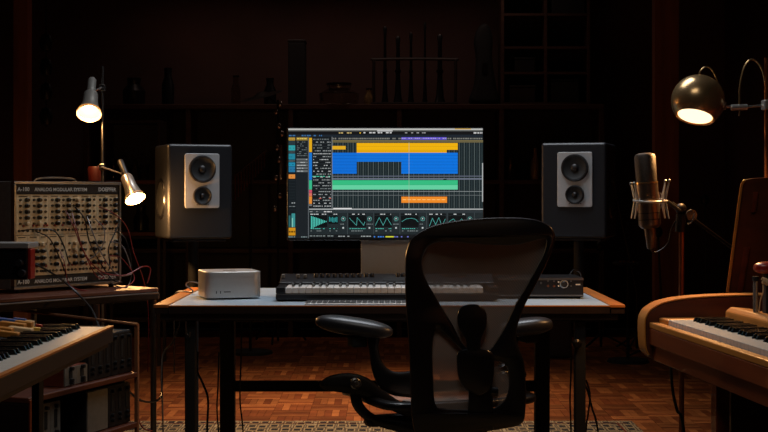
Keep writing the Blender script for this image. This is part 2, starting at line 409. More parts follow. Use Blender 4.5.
# channel column
sq(26, 69, 49, 383, 0x141a1e, 1)
for v0, v1, c in ((71, 80, 0xb8923a), (82, 93, 0x2a3a40), (95, 111, 0x2f9aa0), (112, 120, 0x3a4448), (121, 139, 0x227f96), (141, 146, 0x4a5a5e), (148, 160, 0x1e86a8), (161, 178, 0x246f9a), (185, 198, 0xd8873a)):
    sq(27, v0, 47, v1, c, 2); dashes(29, 46, (v0+v1)/2, 1.5, 0x101820, .7, (2, 5), 3)
for v in range(204, 296, 9): sq(27, v, 47, v+.8, 0x2c363a, 2)
dashes(28, 47, 272, 3, 0x9aa0a0, .8); dashes(28, 47, 283, 2, 0x7a8080, .8)
sq(36, 306, 47, 348, 0x3a8c8c, 2); sq(27, 312, 33, 348, 0x2b5f62, 2); sq(37, 320, 40, 348, 0x86c8b8, 3)
sq(27, 350, 48, 374, 0xc88a18, 2); dashes(28, 47, 360, 5, 0x5a3a08, .7)
sq(50, 69, 87, 383, 0x1b2024, 1); sq(51, 70, 86, 80, 0x8a7434, 2); dashes(53, 84, 73, 3, 0xe8c860, .8)
for v in range(84, 131, 6): dashes(53, 84, v, 2, 0x6a7476, .6)
for v in range(136, 180, 9): sq(51, v, 86, v+6, 0x63686a, 2); dashes(53, 84, v+2, 2, 0xb8bcbc, .6)
sq(87, 69, 89, 383, 0x60666a, 2)
# track list
sq(90, 69, 160, 290, 0x15191c, 1)
for v0, v1, c in ((72, 116, 0xe0a818), (118, 202, 0x1874d0), (203, 232, 0x36b888), (233, 242, 0xc85068), (243, 252, 0xd87060), (253, 276, 0xe08a34), (277, 283, 0x707070)): sq(90, v0, 99, v1, c, 2)
for v in range(73, 284, 9):
    dashes(103, 158, v+2, 2.4, R.choice([0x9aa0a0, 0xb8bcbc, 0x788080]), .72, (2, 8)); sq(99, v+7, 160, v+7.8, 0x30383c, 2)
dashes(100, 158, 190, 2.5, 0x40c8a0, .5); dashes(100, 158, 258, 2.5, 0xd06050, .3)
sq(160, 69, 162, 290, 0x7a8084, 3)
# timeline
sq(162, 69, 627, 291, 0x1b2629, 1)
for i in range(60): sq(163+i*7.8, 86, 164.1+i*7.8, 290, 0x6a7472 if i % 2 == 0 else 0x3a4648, 2)
sq(162, 69, 627, 79, 0x20242a, 2); dashes(163, 625, 72, 4.5, 0x7c7c74, .9, (3, 5)); sq(375, 70, 515, 78, 0x5a4ac8, 3); dashes(377, 513, 72, 3, 0xa898f0, .7, (3, 6), 4)
sq(162, 80, 627, 83, 0x8a7c50, 3); sq(162, 84.5, 627, 86.5, 0x6e6444, 3)
sq(162, 97, 203, 108, 0xe0aa20, 3)
sq(237, 88, 549, 109, 0xeeb10c, 3); sq(237, 109, 515, 118, 0xe2a50c, 3); sq(237, 98, 549, 98.8, 0xc08c10, 4)
sq(162, 118, 237, 183, 0x0e6cd4, 3); sq(237, 118, 375, 146, 0x1070d6, 3); sq(375, 118, 549, 183, 0x0c72dc, 3)
for v in (126, 136, 146, 155, 165, 174):
    sq(162, v, 237, v+1, 0x0a4fa6, 4); sq(375, v, 549, v+1, 0x0a54ac, 4)
sq(237, 127, 375, 128, 0x0a54ac, 4); sq(237, 136, 375, 137, 0x0a54ac, 4)
sq(162, 189, 627, 192, 0x5a6070, 3); sq(162, 197, 627, 201, 0x6c7282, 3); dashes(505, 515, 199, 4, 0x101010, 1, (8, 10), 4)
sq(162, 203, 549, 218, 0x35bb80, 3); sq(162, 218, 549, 232, 0x63cfa0, 3); sq(162, 217, 549, 218, 0x2a9a68, 4)
sq(162, 237, 627, 238.6, 0x8a9092, 3); sq(162, 249, 627, 250.4, 0x6a7072, 3)
sq(375, 254, 516, 273, 0xee8a26, 3)
for k in range(9): sq(379+k*15, 262, 390+k*15, 264.5, 0xffc070, 4)
sq(398, 86, 399.2, 290, 0x9ab09a, 5)
sq(90, 291, 627, 294.5, 0xa8acac, 3); sq(165, 289, 222, 292, 0xe0e0e0, 4); sq(624, 150, 627, 270, 0xb0b4b4, 4)
# plug-in strip
sq(90, 297, 627, 371, 0x20282b, 1); sq(90, 297, 627, 304, 0x2c3438, 2); dashes(92, 118, 299, 2.5, 0x8a8e8e, .7); dashes(136, 160, 299, 3, 0xd0d0d0, .9)
cells_ = [(92, 146), (150, 180), (212, 266), (292, 346), (374, 428), (459, 512), (520, 575)]
for a, b in cells_:
    sq(a, 313, b, 348 if b-a > 40 else 338, 0x0a0f11, 2); sq(a, 306, b, 311, 0x101416, 2); dashes(a+2, b-3, 307, 2.6, 0xc8cccc, .6)
    dashes(a+3, b-2, 352, 2, 0x50c0b0, .75, (3, 6)); dashes(a+3, b-2, 359, 2, 0x8a9494, .6, (3, 6))
for k in range(10): sq(96+k*5, 331-17*(1-k/10), 99+k*5, 331+22*(1-k/10)**1.2, 0x4ec4b4, 3)
for k in range(6): sq(152+k*4.5, 316+R.uniform(0, 5), 155+k*4.5, 334-R.uniform(0, 4), 0x2e8c8c, 3)
def line(pts, c=0x54b4ac, w=1.3):
    for (a, b), (c2, d) in zip(pts, pts[1:]):
        n = max(2, int(math.hypot(c2-a, d-b)/1.4))
        for k in range(n):
            u, v = lerp(a, c2, k/n), lerp(b, d, k/n); sq(u, v, u+w, v+w, c, 4)
line([(214, 320), (236, 342), (238, 318), (258, 342), (262, 330)]); line([(294, 342), (306, 318), (318, 342), (330, 318), (344, 342)])
line([(376, 330), (390, 322), (405, 320), (418, 323), (427, 332)]); line([(461, 344), (470, 320), (480, 340), (490, 318), (500, 344), (510, 322)])
line([(522, 330), (535, 322), (548, 336), (560, 322), (573, 334)])
for a in (195, 276, 358, 440, 586):
    for k in range(10):
        t = k/10*2*PI; sq(a+6*math.cos(t), 322+6*math.sin(t), a+6*math.cos(t)+1.6, 322+6*math.sin(t)+1.6, 0x7adcd0, 4)
    sq(a-1, 320, a+2, 324, 0xd0d8d8, 4); sq(a-2, 348, a+3, 353, 0xb8c0c0, 4); dashes(a-8, a+10, 338, 2, 0x8a9494, .7, (2, 5))
for u in (208, 289, 370, 452, 516, 600): sq(u, 304, u+1, 370, 0x4a5456, 3)
sq(90, 371, 627, 383, 0x121517, 2); dashes(92, 170, 374, 3, 0x7a8484, .7); dashes(180, 290, 375, 3, 0x9aa0a0, .6)
dashes(290, 325, 376, 4, 0x3a7ad0, .9, (3, 6)); sq(326, 376, 352, 380, 0xc8c838, 3); dashes(353, 400, 376, 4, 0x6a70c0, .8, (3, 6)); dashes(26, 86, 377, 3, 0x7a8a8a, .7)
scr.build('screen', 'screen', mon, True, attr='tint')
sx0, sx1 = (361-CX)/272., (409-CX)/272.
st = MB().box((sx0, MD+.03, DZ+.008), (sx1, MD+.042, .98)).build('stand_plate', 'standgrey', mon, True, bevel=.002)
MB().box((sx0, MD-.04, DZ), (sx1, MD+.16, DZ+.008)).build('stand_foot', 'standgrey', mon, True, bevel=.002)
MB().box(((sx0+sx1)/2-.05, MD+.0265, .97), ((sx0+sx1)/2+.05, MD+.045, 1.1)).build('stand_hinge', 'steel', mon, True, bevel=.003)

# ------------------------------------------------------------------ compact computer
c = px(229, 0, 4.72)
pc = thing('compact_computer', 'small square aluminium desktop computer near the left desk edge', 'computer', (c.x, 4.72, DZ), math.radians(17))
def rrect(w, d, r, n=6):
    out = []
    for cx_, cy_, a0 in ((w-r, d-r, 0), (-w+r, d-r, 90), (-w+r, -d+r, 180), (w-r, -d+r, 270)):
        for k in range(n+1):
            a = math.radians(a0+90*k/n); out.append((cx_+r*math.cos(a), cy_+r*math.sin(a)))
    return out
def rbox(mb, w, d, r, z0, z1):
    return mb.prism([(x, y, z0) for x, y in rrect(w, d, r)], (0, 0, z1-z0))
rbox(MB(), .099, .099, .03, .006, .097).build('body', 'alu', pc, bevel=.0015, smooth=True)
MB().lathe([(0, .085), (.006, .088)], (0, 0, 0), (0, 0, 1)).build('foot_ring', 'matte', pc)
rbox(MB(), .022, .012, .006, .0972, .0978).build('top_mark', 'grey', pc)
for x in (-.062, -.048):
    MB().box((x-.0015, -.0998, .022), (x+.0015, -.0985, .031)).build('port', 'matte', pc)
MB().box((-.036, -.0998, .026), (-.012, -.0985, .029)).build('card_slot', 'matte', pc)
MB().box((.070, -.1, .025), (.0725, -.0985, .030)).build('status_light', 'print', pc)

# ------------------------------------------------------------------ keyboards
WKW = .0235
def white_mesh(L=.15, h=.02):
    mb = MB().box((-WKW/2+.0007, 0, 0), (WKW/2-.0007, L, h)); o = mb.build('white_key', 'whitekey', bevel=.0012, seg=1)
    return o
def black_mesh(L=.095, h=.012):
    mb = MB(); w = .0052
    mb.add([(-w, 0, 0), (w, 0, 0), (w, L, 0), (-w, L, 0), (-w+.001, .006, h), (w-.001, .006, h), (w-.001, L, h), (-w+.001, L, h)],
           [(3, 2, 1, 0), (4, 5, 6, 7), (0, 1, 5, 4), (1, 2, 6, 5), (2, 3, 7, 6), (3, 0, 4, 7)])
    return mb.build('black_key', 'blackkey', bevel=.001, seg=1)
def keybed(parent, n, x0, y0, z0, L=.15, ang=0, start=0):
    """keys along local +x (ang=0); fronts at y0; ang rotates about (x0,y0)"""
    w = white_mesh(L); b = black_mesh(L*.63); R_ = Matrix.Rotation(ang, 3, 'Z')
    for i in range(n):
        p = R_ @ Vector(((i+.5)*WKW, 0, 0)); place(w, 'white_key', parent, (x0+p.x, y0+p.y, z0), (0, 0, ang))
        if (i+start) % 7 in (0, 1, 3, 4, 5) and i < n-1:
            p = R_ @ Vector(((i+1)*WKW, L*.36, 0)); place(b, 'black_key', parent, (x0+p.x, y0+p.y, z0+.019), (0, 0, ang))
    bpy.data.objects.remove(w); bpy.data.objects.remove(b)
# desk controller keyboard
kx0, kx1, ky0, ky1 = -.372, .392, 4.535, 4.79
ck = thing('controller_keyboard', 'black keyboard controller with knobs lying under the monitor', 'keyboard', ((kx0+kx1)/2, (ky0+ky1)/2, DZ))
for x in (kx0+.06, kx1-.06):
    MB().box((x-.02, ky0+.02, DZ), (x+.02, ky1-.02, DZ+.006)).build('foot', 'matte', ck, True)
MB().box((kx0, ky0, DZ+.006), (kx1, ky1, DZ+.028)).build('base', 'satin', ck, True, bevel=.004)
for a in (kx0, kx1-.03): MB().box((a, ky0, DZ+.028), (a+.03, ky0+.15, DZ+.05)).build('end_cheek', 'satin', ck, True, bevel=.003)
MB().prism([(kx0, ky0+.15, DZ+.028), (kx0, ky1, DZ+.028), (kx0, ky1, DZ+.082), (kx0, ky0+.15, DZ+.056)], (kx1-kx0, 0, 0)).build('control_panel', 'grey' if False else 'speaker', ck, True, bevel=.003)
lx = kx0+.032-(kx0+kx1)/2
keybed(ck, 29, lx, ky0+.004-(ky0+ky1)/2, .028, .145)
kn = MB().lathe([(0, .008), (.012, .0075), (.014, .006)], (0, 0, 0), (0, 0, 1), 12).build('knob', 'black', None, smooth=True)
kn2 = MB().box((-.006, -.008, 0), (.006, .008, .014)).build('wheel', 'grey', None, bevel=.003)
def kz(y): return .056+(y-(ky0+.15))/(ky1-ky0-.15)*.026
for x in (283, 298, 305):
    xx = (x-CX)/F*4.72; place(kn2, 'wheel', ck, (xx-(kx0+kx1)/2, 4.735-(ky0+ky1)/2, kz(4.735)))
for i in range(8):
    xx = (316+i*6.2-CX)/F*4.74; place(kn, 'knob', ck, (xx-(kx0+kx1)/2, 4.745-(ky0+ky1)/2, kz(4.745)))
for x in (366, 372, 398, 403, 446, 452, 458, 464):
    xx = (x-CX)/F*4.74; place(kn, 'knob', ck, (xx-(kx0+kx1)/2, 4.75-(ky0+ky1)/2, kz(4.75)))
bpy.data.objects.remove(kn); bpy.data.objects.remove(kn2)
MB().prism([(-.005, 4.70, DZ+kz(4.70)+.0005), (.075, 4.70, DZ+kz(4.70)+.0005), (.075, 4.76, DZ+kz(4.76)+.0005), (-.005, 4.76, DZ+kz(4.76)+.0005)], (0, 0, .001)).build('display', 'cone', ck, True)
# typing keyboard
tk = thing('typing_keyboard', 'thin silver typing keyboard along the front desk edge', 'keyboard', (-.055, 4.455, DZ))
MB().box((-.21, -.057, 0), (.21, .057, .006)).build('base', 'alu', tk, bevel=.002)
kk = MB().box((-.0078, -.0078, .006), (.0078, .0078, .0085)).build('key_cap', 'black', None, bevel=.001, seg=1)
for j in range(6):
    for i in range(22):
        if j == 0 and 4 <= i <= 8: continue
        place(kk, 'key_cap', tk, (-.1995+i*.019, -.0465+j*.0185, 0))
MB().box((-.132, -.0545, .006), (-.038, -.0388, .0085)).build('space_bar', 'black', tk, bevel=.001)
bpy.data.objects.remove(kk)

# ------------------------------------------------------------------ audio interface
ax0, ax1, ay = (498-CX)/F*4.66, (583.5-CX)/F*4.66, 4.66
az0, az1 = DZ+.006, DZ+.074
ai = thing('audio_interface', 'black rack audio interface with one bright ringed knob at right end of desk', 'audio interface', ((ax0+ax1)/2, ay+.1, DZ))
MB().box((ax0, ay, az0), (ax1, ay+.2, az1)).build('case', 'satin', ai, True, bevel=.003)
MB().box((ax0, ay-.003, az1-.008), (ax1, ay, az1)).box((ax0, ay-.003, az0+.004), (ax1, ay, az0+.008)).build('face_trim', 'steel', ai, True)
for x in (ax0+.02, ax1-.02): MB().box((x-.01, ay+.01, DZ), (x+.01, ay+.19, az0)).build('foot', 'matte', ai, True)
q = px(564, 284, ay)
MB().lathe([(0, .012), (.012, .011), (.014, .009)], (q.x, ay, q.z), (0, -1, 0), 20).build('volume_knob', 'black', ai, True, smooth=True)
MB().lathe([(0, .015), (.002, .015), (.002, .012), (0, .012)], (q.x, ay-.0005, q.z), (0, -1, 0), 24, cap=False).build('knob_ring', 'alu', ai, True)
for x, y, r, mm in ((548, 281, .0035, 'steel'), (554, 281, .0035, 'steel'), (548, 286, .0045, 'copper'), (554, 286, .0045, 'copper'), (558.5, 282, .003, 'print'), (558.5, 286, .003, 'print'), (571, 281, .003, 'steel'), (571, 286, .003, 'steel'), (541, 283, .004, 'steel')):
    q = px(x, y, ay); MB().lathe([(0, r), (.004, r*.9)], (q.x, ay, q.z), (0, -1, 0), 10).build('button', mm, ai, True)
q = px(578, 284.5, ay); MB().box((q.x-.008, ay-.001, q.z-.002), (q.x+.008, ay, q.z+.002)).build('badge', 'print', ai, True)
cb = MB().tube(cat([(ax1-.03, ay+.2, az1-.02), (ax1+.0, ay+.25, az1+.012), (ax1+.03, ay+.27, az1+.0), (ax1+.035, ay+.28, DZ+.02), (ax1+.03, ay+.36, DZ+.004)], 5), .003, 6).build('signal_cable', 'blackwire', None, smooth=True)
tag(cb, 'short black cable leaving the back of the audio interface', 'cable')

# ------------------------------------------------------------------ speakers
def speaker(lab, cx_px, D, yaw, yt, yb, stand_lab):
    c = px(cx_px, 0, D); z1 = CH+(YH-yt)/F*D; z0 = CH-(yb-YH)/F*D; w, d, h = .266, .27, z1-z0
    t = thing('loudspeaker', lab, 'speaker', (c.x, D, z0), yaw)
    MB().box((-w/2, -.0, 0), (w/2, d, h)).build('cabinet', 'speaker', t, bevel=.012, seg=4)
    pw = .142; pz0, pz1 = h*.325, h*.90; ox = .006
    poly = [(x+ox, 0, y+(pz0+pz1)/2) for x, y in rrect(pw/2, (pz1-pz0)/2, .008, 3)]
    MB().prism(poly, (0, -.006, 0)).build('driver_plate', 'plate', t, bevel=.002)
    for zz, r in ((h*.735, .054), (h*.455, .037)):
        o = (ox, -.006, zz)
        rg = MB().lathe([(0, r*1.04), (.009, r*1.01), (.010, r*.93), (.006, r*.88)], o, (0, -1, 0), 36, cap=False).build('driver_ring', 'black', t, smooth=True)
        MB().lathe([(.007, r*.92), (.009, r*.86), (.0065, r*.79), (.001, r*.40), (.001, 0.001)], o, (0, -1, 0), 36, cap=False).build('cone', 'cone', rg, smooth=True)
        MB().lathe([(.001, r*.3), (.005, r*.26), (.008, r*.15), (.009, .001)], o, (0, -1, 0), 24, cap=False).build('dust_cap', 'black', rg, smooth=True)
    for k in range(6): MB().box((ox-.024+k*.009, -.0065, pz0+.012), (ox-.018+k*.009, -.0058, pz0+.015)).build('lettering', 'satin', t)
    for s in (-1, 1):
        MB().lathe([(0, .085), (.005, .082), (.005, .074), (-.002, .068)], (s*w/2, d*.52, h*.42), (s, 0, 0), 30, cap=False).build('side_ring', 'satin', t, smooth=True)
        MB().lathe([(.001, .07), (.004, .06), (.001, .03), (.003, .001)], (s*w/2, d*.52, h*.42), (s, 0, 0), 30, cap=False).build('side_driver', 'cone', t, smooth=True)
    s_ = thing('speaker_stand', stand_lab, 'stand', (c.x, D, 0), yaw)
    MB().box((-.11, .02, z0-.012), (.11, .24, z0)).build('top_plate', 'matte', s_, bevel=.003)
    MB().tube([(0, .13, .03), (0, .13, z0-.012)], .022, 12).build('pole', 'matte', s_, smooth=True)
    MB().box((-.15, -.02, .014), (.15, .28, .03)).build('base', 'matte', s_, bevel=.003)
speaker('grey studio loudspeaker left of the monitor, warm lamp light on its side', 200.5, 5.33, math.radians(21), 144, 239, 'dark pole stand carrying the left loudspeaker')
speaker('grey studio loudspeaker right of the monitor, behind the microphone side', 573.5, 5.33, math.radians(-18), 142.5, 238, 'dark pole stand carrying the right loudspeaker')

# ------------------------------------------------------------------ office chair
PSI = math.radians(18.7)
CC = Vector((.185, 4.29, 0))
chair = thing('office_chair', 'black mesh-backed swivel chair seen from behind in front of the desk', 'chair', CC, PSI)
ICM = RM[chair.name].inverted()
BX, BY = .29, 3.98
def bmap(x, y, t):
    dx = (x-CX)/F; D = (BY-BX*math.tan(PSI))/(1-dx*math.tan(PSI))
    z = CH-(y-YH)/F*D
    s = (x-478)/70.0
    D -= .16*(z-.75) + .035*(s*s) - .02*max(0, 1-abs(z-.78)/.15)
    D += t/330.0
    dx2 = dx*(1 + 0)  # thickness runs straight back from the outline
    return Vector((dx2*D, D, CH-(y-YH)/F*D))
outer = [(405, 262), (406.5, 250), (412, 238), (428, 227.5), (450, 221.5), (483, 218), (511, 217.3), (533, 219), (547, 224), (554, 231), (555, 240), (551.5, 252), (544.5, 268), (534, 288), (526, 303), (520, 318), (516, 334), (519, 348), (524, 362), (526, 385), (525.6, 408), (521, 424), (495, 430), (455, 436), (420, 436), (412, 420), (410.5, 385), (409, 350), (406.5, 315), (405, 285)]
up = [(422, 264), (423.6, 254.5), (429, 246), (441.7, 241.4), (455.6, 242), (483, 244.7), (511, 245.3), (527.8, 242.5), (539, 239.5), (545, 239), (546, 243), (543, 254.5), (536, 268), (525, 288), (516.7, 301.7), (511, 313), (505, 326), (496, 341), (489, 350), (480, 352.5), (471, 350), (462, 343), (452.8, 325), (441.7, 307), (430.6, 288), (424, 275)]
lo = [(436.5, 328), (446.6, 336), (458, 347), (468, 355), (484, 358.5), (497, 361), (505, 365), (508.6, 374), (508.6, 389), (504.4, 400), (496, 407), (484.6, 409.5), (460, 409.5), (442, 408.5), (436, 405), (434, 394), (432.5, 361), (433, 340)]
sil('back_frame', [outer, up, lo], bmap, 10, 3.2, 'satin', chair, ICM)
grow = lambda ol, k: [((sum(p[0] for p in ol)/len(ol))+(x-sum(p[0] for p in ol)/len(ol))*k, (sum(p[1] for p in ol)/len(ol))+(y-sum(p[1] for p in ol)/len(ol))*k) for x, y in ol]
def sheet(name, ol, parent, depth, nn=4):
    """gridded thin mesh sheet filling an outline"""
    pts = [(p.x, p.y) for p in cat([(x, y, 0) for x, y in ol], nn, True)]
    ys = sorted({round(p[1], 2) for p in pts}); y0, y1 = ys[0]+.3, ys[-1]-.3; rows = 26; vs = []; fs = []; C_ = 16
    for r in range(rows+1):
        y = lerp(y0, y1, r/rows); xs = []
        for i in range(len(pts)):
            a, b = pts[i-1], pts[i]
            if (a[1] <= y) != (b[1] <= y): xs.append(a[0]+(b[0]-a[0])*(y-a[1])/(b[1]-a[1]))
        xa, xb = min(xs), max(xs)
        for c_ in range(C_+1): vs.append(ICM @ bmap(lerp(xa, xb, c_/C_), y, depth))
    for r in range(rows):
        for c_ in range(C_): a = r*(C_+1)+c_; fs.append((a, a+1, a+C_+2, a+C_+1))
    return MB().add(vs, fs).build(name, 'mesh', parent, smooth=True)
sheet('upper_mesh', grow(up, 1.03), chair, 1)
sheet('lower_mesh', grow(lo, 1.03), chair, 1)
sil('lumbar_pad', [[(471, 304), (481, 306), (486.5, 314), (486, 327), (481, 340), (480, 352), (468, 352), (466, 340), (459, 328), (457, 316), (461, 307)]], lambda x, y, t: bmap(x, y, t-5), 7, 2.5, 'satin', chair, ICM)
sil('sacral_pad', [[(458, 352), (470, 349), (484, 349), (493, 354), (494, 370), (491, 388), (480, 396), (470, 392), (460, 382), (457, 366)]], lambda x, y, t: bmap(x, y, t-5), 7, 2.5, 'satin', chair, ICM)
sil('spine', [[(469, 385), (492, 385), (494, 430), (467, 430)]], lambda x, y, t: bmap(x, y, t-3), 7, 1.5, 'satin', chair, ICM, raw=True)
k = ICM @ bmap(497, 391.5, -4); k2 = ICM @ bmap(490, 391.5, -4)
MB().tube([k, k2], .013, 14).build('tension_knob', 'satin', chair, smooth=True)
def apl(D, tilt=.0):
    def f(x, y, t):
        d = D+tilt*(x-360)/312+t/312.0
        return Vector(((x-CX)/F*d, d, CH-(y-YH)/F*d))
    return f
hook_ = [(368, 334), (369.5, 355), (372.6, 373.3), (380, 388), (392, 395), (405, 397), (428, 397), (428, 372), (398.5, 372), (388, 368.7), (381.8, 361), (378.7, 349), (379.5, 334)]
leaf = [(319.5, 384), (328, 376.5), (343.6, 373), (359, 374.5), (371, 380), (383, 390), (398.5, 400.5), (415, 409), (430, 414), (430, 424), (415, 420), (392.5, 411), (371, 400), (359, 395.5), (340.5, 392.5), (325, 390)]
low = [(350, 386), (350, 396), (352, 405), (358, 414), (368, 422), (383, 428), (415, 436), (430, 438), (430, 427), (415, 423), (383, 417.6), (371, 412), (363, 403), (360, 392), (360, 385)]
for mir in (None, 1):
    a1 = sil('arm_bracket', [hook_], apl(4.19), 14, 4, 'satin', chair, ICM, mirror=mir)
    a2 = sil('seat_side_frame', [leaf], apl(4.16), 16, 5, 'darksteel', chair, ICM, mirror=.72 if mir else None)
    a3 = sil('tilt_arm', [low], apl(4.165), 9, 3, 'satin', chair, ICM, mirror=.72 if mir else None)
    kp = ICM @ px(355.5, 383.5, 4.118)
    if mir: kp.x = -kp.x*.62
    MB().lathe([(-.01, .018), (.004, .018), (.008, .014), (.008, .009), (.013, .008), (.014, .001)], kp, (0, -1, 0), 20, cap=False).build('pivot_knob', 'steel', chair, smooth=True)
    # arm pad
    s = 1 if mir else -1
    cpos = Vector((.268 if mir else -.296, -.075 if mir else 0.0, .687 if mir else .699)); rz = math.radians((6 if not mir else -52)) - PSI*(1 if not mir else 1)
    Mx = Matrix.Rotation(rz-math.radians(14), 3, 'Z') @ Matrix.Rotation(math.radians(8), 3, 'Y')
    if mir: Mx = Matrix.Rotation(-PSI, 3, 'Z') @ Matrix.Rotation(math.radians(-7), 3, 'Y')
    MB().ell(cpos, (.126 if not mir else .088, .050, .029), Mx, 32, 16, pw=.8).build('arm_pad', 'pad', chair, smooth=True)
    MB().box((s*.285-.025, -.03 if not mir else -.09, .635), (s*.285+.025, .03, .67)).build('pad_bracket', 'matte', chair, bevel=.006)
# seat
seat = [(-.25, -.27), (-.27, -.1), (-.27, .1), (-.24, .2), (-.12, .235), (.12, .235), (.24, .2), (.27, .1), (.27, -.1), (.25, -.27), (.1, -.3), (-.1, -.3)]
inn = [(x*.86, y*.86-.005) for x, y in seat]
def smap(x, y, t): return Vector((x/100, -y/100, .47+t/100-.12*max(0, -y/100-.08)**1.2))
sil('seat_frame', [[(x*100, y*100) for x, y in seat], [(x*100, y*100) for x, y in inn]], smap, 2.4, .8, 'satin', chair, Matrix.Identity(4))
vs = []; fs = []
for r in range(13):
    y = lerp(-.25, .19, r/12)
    for c_ in range(13):
        x = lerp(-.235, .235, c_/12); vs.append(smap(x*100, -y*100 if False else y*100, 0) + Vector((0, 0, -.02*(1-(x/.235)**2)+.004)))
for r in range(12):
    for c_ in range(12): a = r*13+c_; fs.append((a, a+1, a+14, a+13))
MB().add(vs, fs).build('seat_mesh', 'mesh', chair, smooth=True)
MB().box((-.1, -.16, .36), (.1, .12, .44)).box((-.27, -.06, .385), (.27, -.01, .42)).build('tilt_mechanism', 'satin', chair, bevel=.012)
MB().tube([(0, 0, .1), (0, 0, .25)], .03, 16).tube([(0, 0, .25), (0, 0, .37)], .018, 16).build('gas_column', 'darksteel', chair, smooth=True)
for k in range(5):
    a = 2*PI*k/5+.3; d = Vector((math.cos(a), math.sin(a), 0))
    lg = MB().tube([d*.02+Vector((0, 0, .12)), d*.18+Vector((0, 0, .105)), d*.31+Vector((0, 0, .085))], [.03, .024, .016], 10).build('base_leg', 'satin', chair, smooth=True)
    n_ = Vector((-d.y, d.x, 0)); c_ = d*.31+Vector((0, 0, .044))
    MB().tube([c_-n_*.022, c_-n_*.006], .03, 16).tube([c_+n_*.006, c_+n_*.022], .03, 16).tube([c_, c_+Vector((0, 0, .045))], .007, 8).build('caster', 'matte', lg, smooth=True)

# ------------------------------------------------------------------ electric piano (right)
PA = math.radians(5.6)
pn = thing('electric_piano', 'vintage wooden electric piano with curved end panel at the right edge', 'piano', (.741, 3.69, 0), PA)
PL = -1.30
MB().box((0, PL, .70), (.022, -.001, .745)).build('key_slip', 'pwood', pn, bevel=.002)
MB().box((0, PL, .745), (.026, -.001, .762)).build('slip_cap', 'plight', pn, bevel=.003)
MB().box((.012, PL, .655), (.05, -.001, .6995)).build('lower_rail', 'pwood', pn, bevel=.003)
MB().box((.05, PL, .665), (.70, -.001, .70)).build('key_bed', 'dwood', pn, bevel=.002)
MB().box((.027, -.075, .70), (.185, -.002, .775)).build('key_block', 'plight', pn, bevel=.004)
kb_y = -.08
keybed(pn, 50, .030, kb_y, .755, .15, -PI/2, start=2)
MB().box((.032, PL+.02, .7), (.17, kb_y, .7545)).build('key_frame', 'dwood', pn)
MB().prism([(.182, PL, .70), (.182, PL, .800), (.198, PL, .812), (.255, PL, .806), (.255, PL, .70)], (0, -PL-.10, 0)).build('fallboard', 'plight', pn, bevel=.005)
MB().box((.26, PL, .70), (.70, -.01, .745)).build('case_body', 'dwood', pn, bevel=.004)
MB().box((.70, PL, .66), (.73, .0, .80)).build('back_board', 'pwood', pn, bevel=.004)
# curved end panel in the local x-z plane
epf = [(.003, .670), (-.005, .688), (-.008, .72), (-.008, .762), (-.002, .781), (.011, .796), (.045, .813), (.114, .825), (.234, .831), (.45, .833), (.75, .833)]
ep = epf+[(.755, .825), (.755, .68), (.745, .655), (.5, .652), (.2, .652), (.03, .655)]
sil('end_panel', [[(x*100, -z*100) for x, z in ep]], lambda x, y, t: Vector((x/100, .034+t/100, -y/100)), 6.4, .4, 'pwoodx', pn, Matrix.Identity(4), res=4)
cv = [Vector(v) for v in cat([(x-.0012, 0, z+.001) for x, z in epf], 5)]
vs = []; fs = []
for i, v in enumerate(cv):
    t_ = (cv[min(i+1, len(cv)-1)]-cv[max(i-1, 0)]).normalized(); nrm = Vector((-t_.z, 0, t_.x))
    for a, b in ((0, .001), (0, .067), (.0035, .067), (.0035, .001)): vs.append(Vector((v.x, b, v.z))+nrm*a)
for i in range(len(cv)-1):
    for k in range(4): fs.append((i*4+k, i*4+(k+1) % 4, (i+1)*4+(k+1) % 4, (i+1)*4+k))
fs += [(0, 1, 2, 3), tuple((len(cv)-1)*4+k for k in (3, 2, 1, 0))]
MB().add(vs, fs).build('lit_edge_band', 'plight', pn)  # light on the panel edge put into a paler strip
MB().box((.05, -.40, .014), (.085, -.36, .66)).build('leg', 'pwood', pn, bevel=.003)
MB().box((.62, -.10, .0), (.66, -.06, .66)).build('leg', 'pwood', pn, bevel=.003)
MB().box((.05, -1.25, .014), (.085, -1.21, .66)).build('leg', 'pwood', pn, bevel=.003)
MB().box((.62, -1.25, .0), (.66, -1.21, .66)).build('leg', 'pwood', pn, bevel=.003)
MB().box((.095, -.385, .1), (.62, -.365, .66)).build('support_board', 'pwoodx', pn, bevel=.003)
q = px(741, 300, 3.6); MB().box((.30, -.15, .745), (.315, -.13, .80)).box((.285, -.15, .80), (.315, -.13, .806)).build('bracket', 'steel', pn, bevel=.001)
# open lid behind the end panel
IPM = RM[pn.name].inverted()
def lmap(x, y, t):
    d = 3.86+.22*(x-727)/40.0*.25+t/340.0
    return Vector(((x-CX)/F*d, d, CH-(y-YH)/F*d))
lid = sil('lid', [[(725, 308), (727, 292), (733, 246), (739, 200), (741.5, 184), (745, 179.5), (752, 178.3), (800, 176), (860, 175), (860, 308)]], lmap, 11, .8, 'pwoodx', pn, IPM, raw=True)
def lbat(x0, y0, x1, y1, w):
    return [(x0-w, y0), (x0+w, y0), (x1+w, y1), (x1-w, y1)]
sil('batten', [lbat(756, 192, 753.5, 212, 2.4)], lambda x, y, t: lmap(x, y, t-6.5), 2, .4, 'rwood', lid, IPM, raw=True)
sil('batten', [lbat(747, 247, 740, 292, 3.0)], lambda x, y, t: lmap(x, y, t-6.5), 2, .4, 'rwood', lid, IPM, raw=True)
sil('lit_lid_edge', [[(724, 308), (726, 292), (732, 246), (738, 200), (740.5, 184), (744, 178.5), (745.5, 181), (743, 185), (741, 200), (735, 246), (729, 292), (727, 308)]], lambda x, y, t: lmap(x, y, t-1), 12.5, .3, 'plight', lid, IPM, raw=True)  # lamplight along the lid edge painted as pale wood
